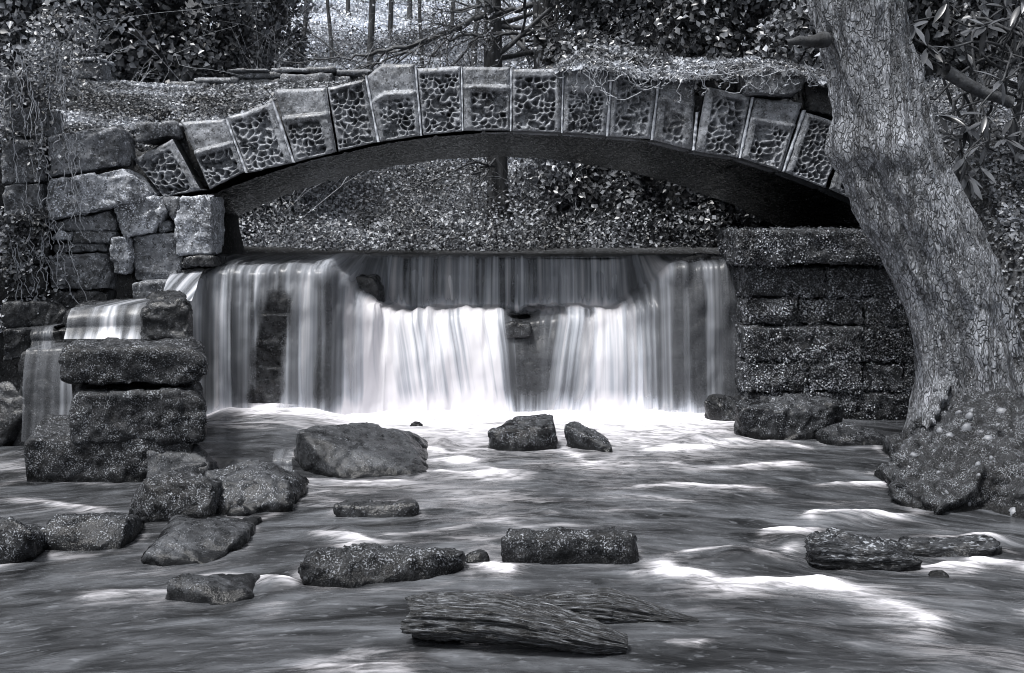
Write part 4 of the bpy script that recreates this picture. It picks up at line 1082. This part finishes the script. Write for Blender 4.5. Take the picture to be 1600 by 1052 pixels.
# ------------------------------------------------------------------ woodland
def in_view(C, margin=.16):
    return (np.abs(C[:, 0] / C[:, 1]) < .495 + margin)
def ivy_tree(label, px, Y, top_z, rx, n, lean=0.0, group=None, leaf=.10, mat='ivy', r=.16, lowz=None):
    """trunk wrapped in ivy that bulges in clumps, with bare twigs poking out"""
    x = (px - CXP) / F_PX * Y
    zb = float(ground_z([x], [Y])[0]) - .1
    root = empty('ivy_tree', (x, Y, zb), label, 'tree', group)
    tb = Tubes(); h = top_z - zb
    c = wander((x, Y, zb), (x + lean * h, Y + .2, top_z), 12, .25, int(px)); tb.add(c, np.linspace(r, r * .4, 12), 9)
    for k in range(3):
        q = c[rng.integers(7, 11)]
        grow(tb, q, (rng.normal(), rng.normal() - .3, .5), rng.uniform(.8, 1.8), r * .3, 2, .6, .2, 3, .006)
    trunk = tb.build('trunk', M['dark_bark'], root)
    cl = []
    for k in range(44):
        t = rng.uniform(.0, .8); f = t * 11; i0 = min(int(f), 10); q = c[i0] * (1 - f + i0) + c[i0 + 1] * (f - i0)
        ang = rng.uniform(0, 2 * np.pi); w = rx * rng.uniform(.35, 1.0)
        cl.append((q + np.array([math.cos(ang) * w, math.sin(ang) * w, rng.normal(0, .15)]), rng.uniform(.3, .62) * rx))
    cen = np.array([q[0] for q in cl]); cr = np.array([q[1] for q in cl])
    k = rng.integers(0, len(cl), n)
    dv = rng.normal(size=(n, 3)); dv /= np.linalg.norm(dv, axis=1, keepdims=True)
    C = cen[k] + dv * (cr[k] * rng.uniform(.55, 1.08, n))[:, None] * np.array([1, 1, 1.35])
    tone = np.clip(rng.normal(.38, .16, len(cl))[k] + rng.normal(0, .2, n) + .18 * fbm(C * 3, 2, int(px) + 5), 0, 1)
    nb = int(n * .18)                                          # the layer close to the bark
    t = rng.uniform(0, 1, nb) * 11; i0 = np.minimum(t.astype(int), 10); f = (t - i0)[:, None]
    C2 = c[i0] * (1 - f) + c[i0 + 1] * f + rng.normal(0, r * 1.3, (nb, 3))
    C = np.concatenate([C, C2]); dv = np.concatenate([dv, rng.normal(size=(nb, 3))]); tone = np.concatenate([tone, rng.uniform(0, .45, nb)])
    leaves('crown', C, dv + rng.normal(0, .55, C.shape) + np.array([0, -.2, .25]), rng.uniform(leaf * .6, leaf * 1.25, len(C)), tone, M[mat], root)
    return root
GI = 'ivy clad trees behind the bridge'
ivy_tree('ivy smothered tree rising behind the squared gate stone', 150, 14.6, 8.4, .95, 13500, group=GI, leaf=.11)
ivy_tree('broad ivy smothered tree between the gate stone and the parapet', 262, 15.2, 8.6, .95, 13500, group=GI, leaf=.11)
ivy_tree('ivy smothered tree directly behind the low parapet', 350, 15.8, 8.6, .9, 12000, group=GI)
ivy_tree('ivy smothered tree at the edge of the wing wall path', 30, 13.6, 8.2, .9, 12000, group=GI, leaf=.10)
ivy_tree('slim ivy tree beside the pale twig thicket', 430, 17.2, 9.0, .62, 7500, group=GI)
ivy_tree('ivy clad tree close beside the paired bare trunks', 935, 15.8, 8.5, .95, 12750, group=GI)
ivy_tree('dark ivy tree behind the ivy mat on the bridge', 1060, 15.0, 8.4, 1.0, 14250, group=GI)
ivy_tree('dense dark ivy tree behind the loose coping stone', 1180, 14.4, 8.2, 1.0, 14250, group=GI)
ivy_tree('dark ivy tree half hidden by the leaning trunk', 1300, 13.8, 8.0, 1.0, 12750, group=GI)
ivy_tree('dark ivy tree behind the long leaved evergreen bush', 1460, 12.6, 7.2, 1.05, 13500, group=GI)
ivy_tree('dark ivy tree standing past the long leaved evergreen bush', 1600, 12.2, 7.2, 1.05, 12000, group=GI)
ivy_tree('shadowed ivy tree upstream seen through the arch by the abutment', 1075, 17.5, 7.0, .8, 9000, group=GI)

def bare_tree(label, px, Y, r, lean, h, limbs, group=None, twigs=10, seed=0, depth=3):
    x = (px - CXP) / F_PX * Y
    zb = float(ground_z([x], [Y])[0]) - .1
    root = empty('bare_tree', (x, Y, zb), label, 'tree', group)
    tb = Tubes()
    c = wander((x, Y, zb), (x + lean * h, Y, zb + h), 16, .2, seed)
    tb.add(c, np.interp(np.linspace(0, 1, 16), [0, .06, 1], [r * 1.35, r, r * .5]), 12)
    tb.build('trunk', M['dark_bark'], root)
    tb = Tubes(); tips = []
    for pts, rw in limbs:
        q = np.array([P(a_, b_, y_) for a_, b_, y_ in pts]); n = 4 * len(pts)
        t = np.linspace(0, len(pts) - 1, n); q = np.stack([np.interp(t, np.arange(len(pts)), q[:, k]) for k in range(3)], 1) + rng.normal(0, .015, (n, 3))
        tb.add(q, np.linspace(rw, rw * .35, n), 6)
        for _ in range(9):
            k = rng.integers(2, n); d = q[min(k, n - 1)] - q[k - 1]; d = d / np.linalg.norm(d) + rng.normal(0, .5, 3)
            grow(tb, q[k], d, rng.uniform(.4, 1.1), rw * .35, 2, .5, .0, 3, .004, tips)
    for _ in range(twigs):
        k = rng.integers(5, 16)
        grow(tb, c[k], (rng.normal(), rng.normal() * .7, .45), rng.uniform(1.3, 2.6), r * .28, depth, .55, .1, 4, .005, tips)
    cr = tb.build('crown', M['twig'], root)
    if tips:
        tp = np.array(tips); n = min(3500, len(tp) * 3); tp = tp[rng.integers(0, len(tp), n)] + rng.normal(0, .06, (n, 3))
        leaves('last_leaves', tp, rng.normal(size=tp.shape), rng.uniform(.03, .06, n), rng.uniform(.1, 1, n), M['litter'], cr)
    return root
bare_tree('straight dark bare trunk with long branches reaching over the bridge', 777, 16.2, .17, .0, 8.0,
          [([(775, 10, 16.1), (720, 42, 15.9), (650, 70, 15.7), (590, 82, 15.6), (532, 90, 15.5)], .05), ([(785, 20, 16.1), (730, 35, 16), (670, 62, 15.9), (600, 95, 15.8), (560, 108, 15.8)], .03),
           ([(780, 60, 16), (725, 55, 15.8), (690, 68, 15.7), (665, 100, 15.7)], .028), ([(770, 262, 16), (745, 252, 15.6), (690, 275, 15.4), (640, 295, 15.4)], .022), ([(765, 255, 16), (735, 275, 15.6), (740, 330, 15.4), (748, 385, 15.3)], .024),
           ([(772, 250, 16), (748, 290, 15.6), (765, 335, 15.4), (780, 375, 15.2)], .018)], None, 8, 3)
bare_tree('second dark bare trunk leaning away from the straight one', 862, 16.6, .21, -.055, 8.0,
          [([(830, 52, 16.3), (790, 52, 16.1), (748, 58, 16), (720, 90, 15.9)], .04), ([(838, 25, 16.4), (860, 45, 16.2), (895, 62, 16), (930, 95, 15.8)], .045), ([(830, 10, 16.4), (790, 18, 16.2), (760, 8, 16), (700, 20, 15.9)], .05)], None, 8, 5)
GB = 'bare trees on the wooded slope'
for k, (px, Y_, r_, ln, h_) in enumerate([(470, 24, .06, .03, 7), (520, 27, .05, -.04, 8), (575, 23, .08, .06, 7), (610, 29, .07, .0, 9), (660, 25, .05, -.05, 7), (705, 30, .06, .03, 9), (735, 22, .07, .08, 6), (870, 25, .07, -.03, 8), (905, 21, .05, .05, 7), (420, 21, .05, .06, 7),
                                          (380, 26, .07, 0, 9), (980, 24, .07, .02, 8), (640, 33, .08, .02, 9), (545, 34, .07, -.02, 9)]):
    bare_tree('slender leafless tree among the twiggy growth on the slope behind', px, Y_, r_, ln, h_, [], GB, 9, 20 + k, 3)

# saplings and bramble stems behind the parapet and through the arch
def stems(label, name, px0, px1, py0, py1, Y0, Y1, n, h, mat, cat='shrub', group=None):
    root_c = P((px0 + px1) / 2, 0, (Y0 + Y1) / 2); root_c[2] = float(ground_z([root_c[0]], [root_c[1]])[0])
    root = empty(name, root_c, label, cat, group)
    for _ in range(n):
        tb = Tubes()
        Y_ = rng.uniform(Y0, Y1); x = (rng.uniform(px0, px1) - CXP) / F_PX * Y_
        z = float(ground_z([x], [Y_])[0]) - .03
        grow(tb, (x, Y_, z), (rng.normal(0, .4), rng.normal(0, .3), 1), h * rng.uniform(.5, 1.1), rng.uniform(.004, .008), 2, .5, -.1, 3, .0022)
        tb.build('stem', M[mat], root)
    return root
stems('thicket of pale upright saplings behind the low parapet', 'sapling_thicket', 395, 500, 0, 0, 14.2, 16.5, 22, 3.6, 'pale_stem')
stems('tangle of pale bramble stems on the bank seen through the arch', 'bramble', 360, 720, 0, 0, 14.4, 17.0, 9, 1.0, 'pale_stem')
stems('tangle of thin stems beside the trunk seen through the arch', 'bramble', 780, 930, 0, 0, 14.4, 16.2, 9, 1.2, 'pale_stem')
stems('low bramble stems near the abutment end of the upstream bank', 'bramble', 950, 1150, 0, 0, 14.5, 16.0, 18, 1.0, 'twig')
stems('dry stems standing round the squared gate stone', 'dry_stems', 20, 240, 0, 0, 11.6, 13.6, 9, .8, 'pale_stem')

# leaf cover of the upstream slope
def cover(name, n, xr, yr, size, mat, seed, lift=.10, filt=None, up=.6, lo=.0, density=None, tone=0.0, margin=.16):
    Yc = rng.uniform(yr[0] ** .5, yr[1] ** .5, n) ** 2; Xc = rng.uniform(xr[0], xr[1], n)
    z = ground_z(Xc, Yc)
    C = np.stack([Xc, Yc, z], 1)
    k = in_view(C, margin)
    if filt is not None: k &= filt(C)
    C = C[k]
    clump = np.clip(fbm(C * np.array([.9, .9, .0]) + seed, 3, seed) + .25, 0, 1)
    C[:, 2] += rng.uniform(0, 1, len(C)) ** 1.5 * lift * (.25 + 1.9 * clump)
    sh = np.clip(patchy(C, 1.4, seed + 1, lo) + tone, 0, 1)
    return leaves(name, C, rng.normal(0, up, C.shape) + np.array([0, -.35, .8]), rng.uniform(.5, 1.3, len(C)) * size * (.7 + C[:, 1] / 45), sh, M[mat])
slope = cover('undergrowth', 340000, (-12, 12), (13.9, 30), .058, 'hill_leaf', 501, .42, lambda C: C[:, 2] > 1.40, .75)
cover_far = cover('fallen_leaves', 120000, (-10, 10), (19, 41), .095, 'pale_litter', 551, .2, None, .5, .35, None, .35)
tag(cover_far, 'pale fallen leaves carpeting the upper slope behind the bare trees', 'leaf litter', kind='stuff')
tag(slope, 'dense small leaved undergrowth and litter over the wooded slope upstream', 'undergrowth', kind='stuff')
tag(cover('leaf_litter', 60000, (-7.0, -3.4), (8.9, 14.2), .05, 'litter', 601, .04, lambda C: C[:, 2] > 1.9, .6, .0, None, -.15), 'fallen leaves scattered over the sloping path behind the wing wall', 'leaf litter', kind='stuff')
n = 30000
Xc, Yc = rng.uniform(-3.75, 3.7, n), rng.uniform(9.64, 13.15, n)
C = np.stack([Xc, Yc, deck_z(Xc, Yc) + rng.uniform(.01, .05, n)], 1)
tag(leaves('leaf_litter', C, rng.normal(0, .45, C.shape) + np.array([0, -.2, .9]), rng.uniform(.025, .06, n), np.clip(patchy(C, 2.2, 611) - .12, 0, 1), M['litter']), 'fallen leaves scattered over the top of the bridge', 'leaf litter', kind='stuff')

tag(cover('bank_undergrowth', 34000, (2.9, 9.0), (2.5, 9.0), .06, 'hill_leaf', 661, .10, lambda C: C[:, 2] > .12, .6, .0, None, 0, 2.0), 'low leafy ground cover on the bank downstream of the leaning tree', 'undergrowth', kind='stuff')
tag(cover('bank_undergrowth', 34000, (-9.0, -4.1), (2.5, 9.6), .06, 'hill_leaf', 671, .10, lambda C: C[:, 2] > .12, .6, .0, None, 0, 2.0), 'low leafy ground cover on the bank downstream of the wing wall', 'undergrowth', kind='stuff')

# ivy mat hanging over the bridge top
mat_root = empty('ivy_mat', P(1020, 110, 9.8), 'pale ivy mat spilling over the bridge top with trailing tendrils', 'ivy')
n = 9000
px = rng.uniform(868, 1330, n); d = rng.uniform(0, 1, n)
crest = np.interp(px, [868, 900, 930, 1000, 1060, 1110, 1160, 1230, 1330], [104, 80, 70, 74, 88, 96, 90, 98, 118]) + 6 * fbm(np.stack([px * .04, px * 0, px * 0], 1), 3, 9)
hem = np.interp(px, [868, 950, 960, 1000, 1040, 1090, 1150, 1200, 1330], [108, 108, 116, 124, 124, 128, 122, 112, 140]) + 8 * fbm(np.stack([px * .06, px * 0, px * 0 + 3], 1), 3, 10)
pyy = crest + (hem - crest) * d ** .9
Yv = 9.42 + .75 * (1 - d) + rng.uniform(-.06, .06, n)
C = np.stack([(px - CXP) / F_PX * Yv, Yv, HC - (pyy - HOR) / F_PX * Yv], 1)
leaves('foliage', C, rng.normal(0, .55, C.shape) + np.array([0, -.6, .7]), rng.uniform(.03, .07, n), np.clip(patchy(C, 5, 621), 0, 1), M['pale_ivy'], mat_root)
tb = Tubes()
for k in range(46):
    x0 = rng.uniform(890, 1260); y0 = rng.uniform(88, 112); ln = rng.uniform(10, 55)
    n_ = 16; t = np.linspace(0, 1, n_)
    xx = x0 + np.cumsum(rng.normal(0, 3.0, n_)) + rng.normal(0, 30) * t; yy = y0 + ln * np.sin(t * rng.uniform(1.2, 3.0)) 
    tb.add([P(a_, min(b_, 165), 9.40 - .03 * t_) for a_, b_, t_ in zip(xx, yy, t)], .0045, 4)
tb.build('tendrils', M['pale_stem'], mat_root)

# ivy and roots on the wing wall's end and over the right bank
n = 9000
py_ = rng.uniform(20, 520, n); px = np.interp(py_, [20, 120, 220, 350, 520], [60, 60, 25, 40, 40]) + rng.normal(0, 1, n) * np.interp(py_, [20, 120, 220, 350, 520], [60, 45, 22, 24, 26])
keep = fbm(np.stack([px * .03, py_ * .02, px * 0], 1), 3, 31) + rng.normal(0, .15, n) > -.05
px, py_ = px[keep], py_[keep]
Yv = np.array([wy_(a_) for a_ in px]) - .06 + np.where(py_ < 200, .35 * rng.uniform(0, 1, len(px)), 0) + rng.normal(0, .04, len(px))
C = np.stack([(px - CXP) / F_PX * Yv, Yv, HC - (py_ - HOR) / F_PX * Yv], 1)
wi = empty('wall_ivy', P(30, 500, 8.6), 'straggling ivy and bare tendrils hanging down the end of the wing wall', 'ivy')
leaves('foliage', C, rng.normal(0, .6, C.shape) + np.array([0, -.8, .4]), rng.uniform(.02, .05, len(C)), patchy(C, 3, 33), M['pale_ivy'], wi)
tb = Tubes()
for k in range(60):
    x0, y0 = rng.uniform(5, 110), rng.uniform(40, 400); n_ = 18; t = np.linspace(0, 1, n_)
    xx = x0 + np.cumsum(rng.normal(.8, 2.4, n_)); yy = y0 + t * rng.uniform(40, 130)
    tb.add([P(a_, b_, wy_(a_) - .09) for a_, b_ in zip(xx, yy)], .004, 4)
tb.build('tendrils', M['pale_stem'], wi)

n = 48000
Xc, Yc = rng.uniform(3.2, 7.0, n), rng.uniform(7.6, 12.8, n)
C = np.stack([Xc, Yc, ground_z(Xc, Yc)], 1); C = C[(C[:, 2] > .8) & ((C[:, 0] > 3.75) | (C[:, 1] < 9.3))]
C[:, 2] += rng.uniform(0, .12, len(C))
rb = leaves('bank_ivy', C, rng.normal(0, .5, C.shape) + np.array([-.2, -.7, .6]), rng.uniform(.025, .05, len(C)), patchy(C, 3.5, 641), M['pale_ivy'])
tag(rb, 'carpet of small ivy leaves on the steep bank behind the leaning trunk', 'ivy', kind='stuff')

# long leaved evergreen bush beside the leaning tree
bush = empty('evergreen_bush', (4.6, 8.9, 2.2), 'evergreen bush with long drooping leaves beside the leaning trunk', 'bush')
lv = []
nl = 9
for i_ in range(nl):
    t = i_ / (nl - 1); w = .135 * math.sin(math.pi * min(1, t * .96 + .02)) ** .8 * (1 - .25 * t)
    z = -.10 * t * t
    lv += [(-w, t, z + .25 * w), (0, t, z), (w, t, z + .25 * w)]
lf = []
for i_ in range(nl - 1):
    for c_ in (0, 1): lf.append([i_ * 3 + c_, i_ * 3 + c_ + 1, i_ * 3 + 3 + c_ + 1, i_ * 3 + 3 + c_])
leaf_me = [mesh_data('leaf', np.array(lv), np.array(lf), M['rhodo'], True, {'shade': np.full(len(lv), s_)}) for s_ in (.1, .4, .7, 1.0)]
tb = Tubes()
from mathutils import Matrix
for k in range(44):
    px_, py2 = rng.uniform(1425, 1640), rng.uniform(-30, 285)
    if py2 > 230 and px_ < 1480: px_ += 60
    Yb = rng.uniform(8.1, 9.2)
    tip = P(px_, py2, Yb)
    st = np.array([4.5 + rng.normal(0, .25), 9.3, 2.3 + rng.uniform(0, 1.4)])
    tb.add(wander(st, tip, 9, .25, 700 + k), np.linspace(.016, .006, 9), 5)
    dirn = tip - st; dirn /= np.linalg.norm(dirn)
    for q in range(rng.integers(5, 9)):
        ld = dirn * .5 + rng.normal(0, .75, 3) + np.array([-.1, -.25, -.45]); ld /= np.linalg.norm(ld)
        yv_ = Vector(ld); zv = Vector((rng.normal(0, .4), -.5, 1.0)); xv = yv_.cross(zv).normalized(); zv = xv.cross(yv_).normalized()
        L_ = rng.uniform(.13, .24)
        o = bpy.data.objects.new('leaf', leaf_me[rng.integers(0, 4)])
        mw = Matrix((xv, yv_, zv)).transposed()
        o.rotation_euler = mw.to_euler(); o.scale = (L_ * 1.0, L_, L_)
        place(o, tip + np.array(ld) * .015, bush)
tb.add(wander((4.5, 9.3, 1.6), (4.4, 9.2, 3.9), 10, .2, 5), np.linspace(.05, .02, 10), 8)
tb.add(wander(P(1478, 112, 8.6), P(1585, 165, 8.6), 10, .1, 6), np.linspace(.06, .045, 10), 9)
tb.build('branches', M['twig'], bush)
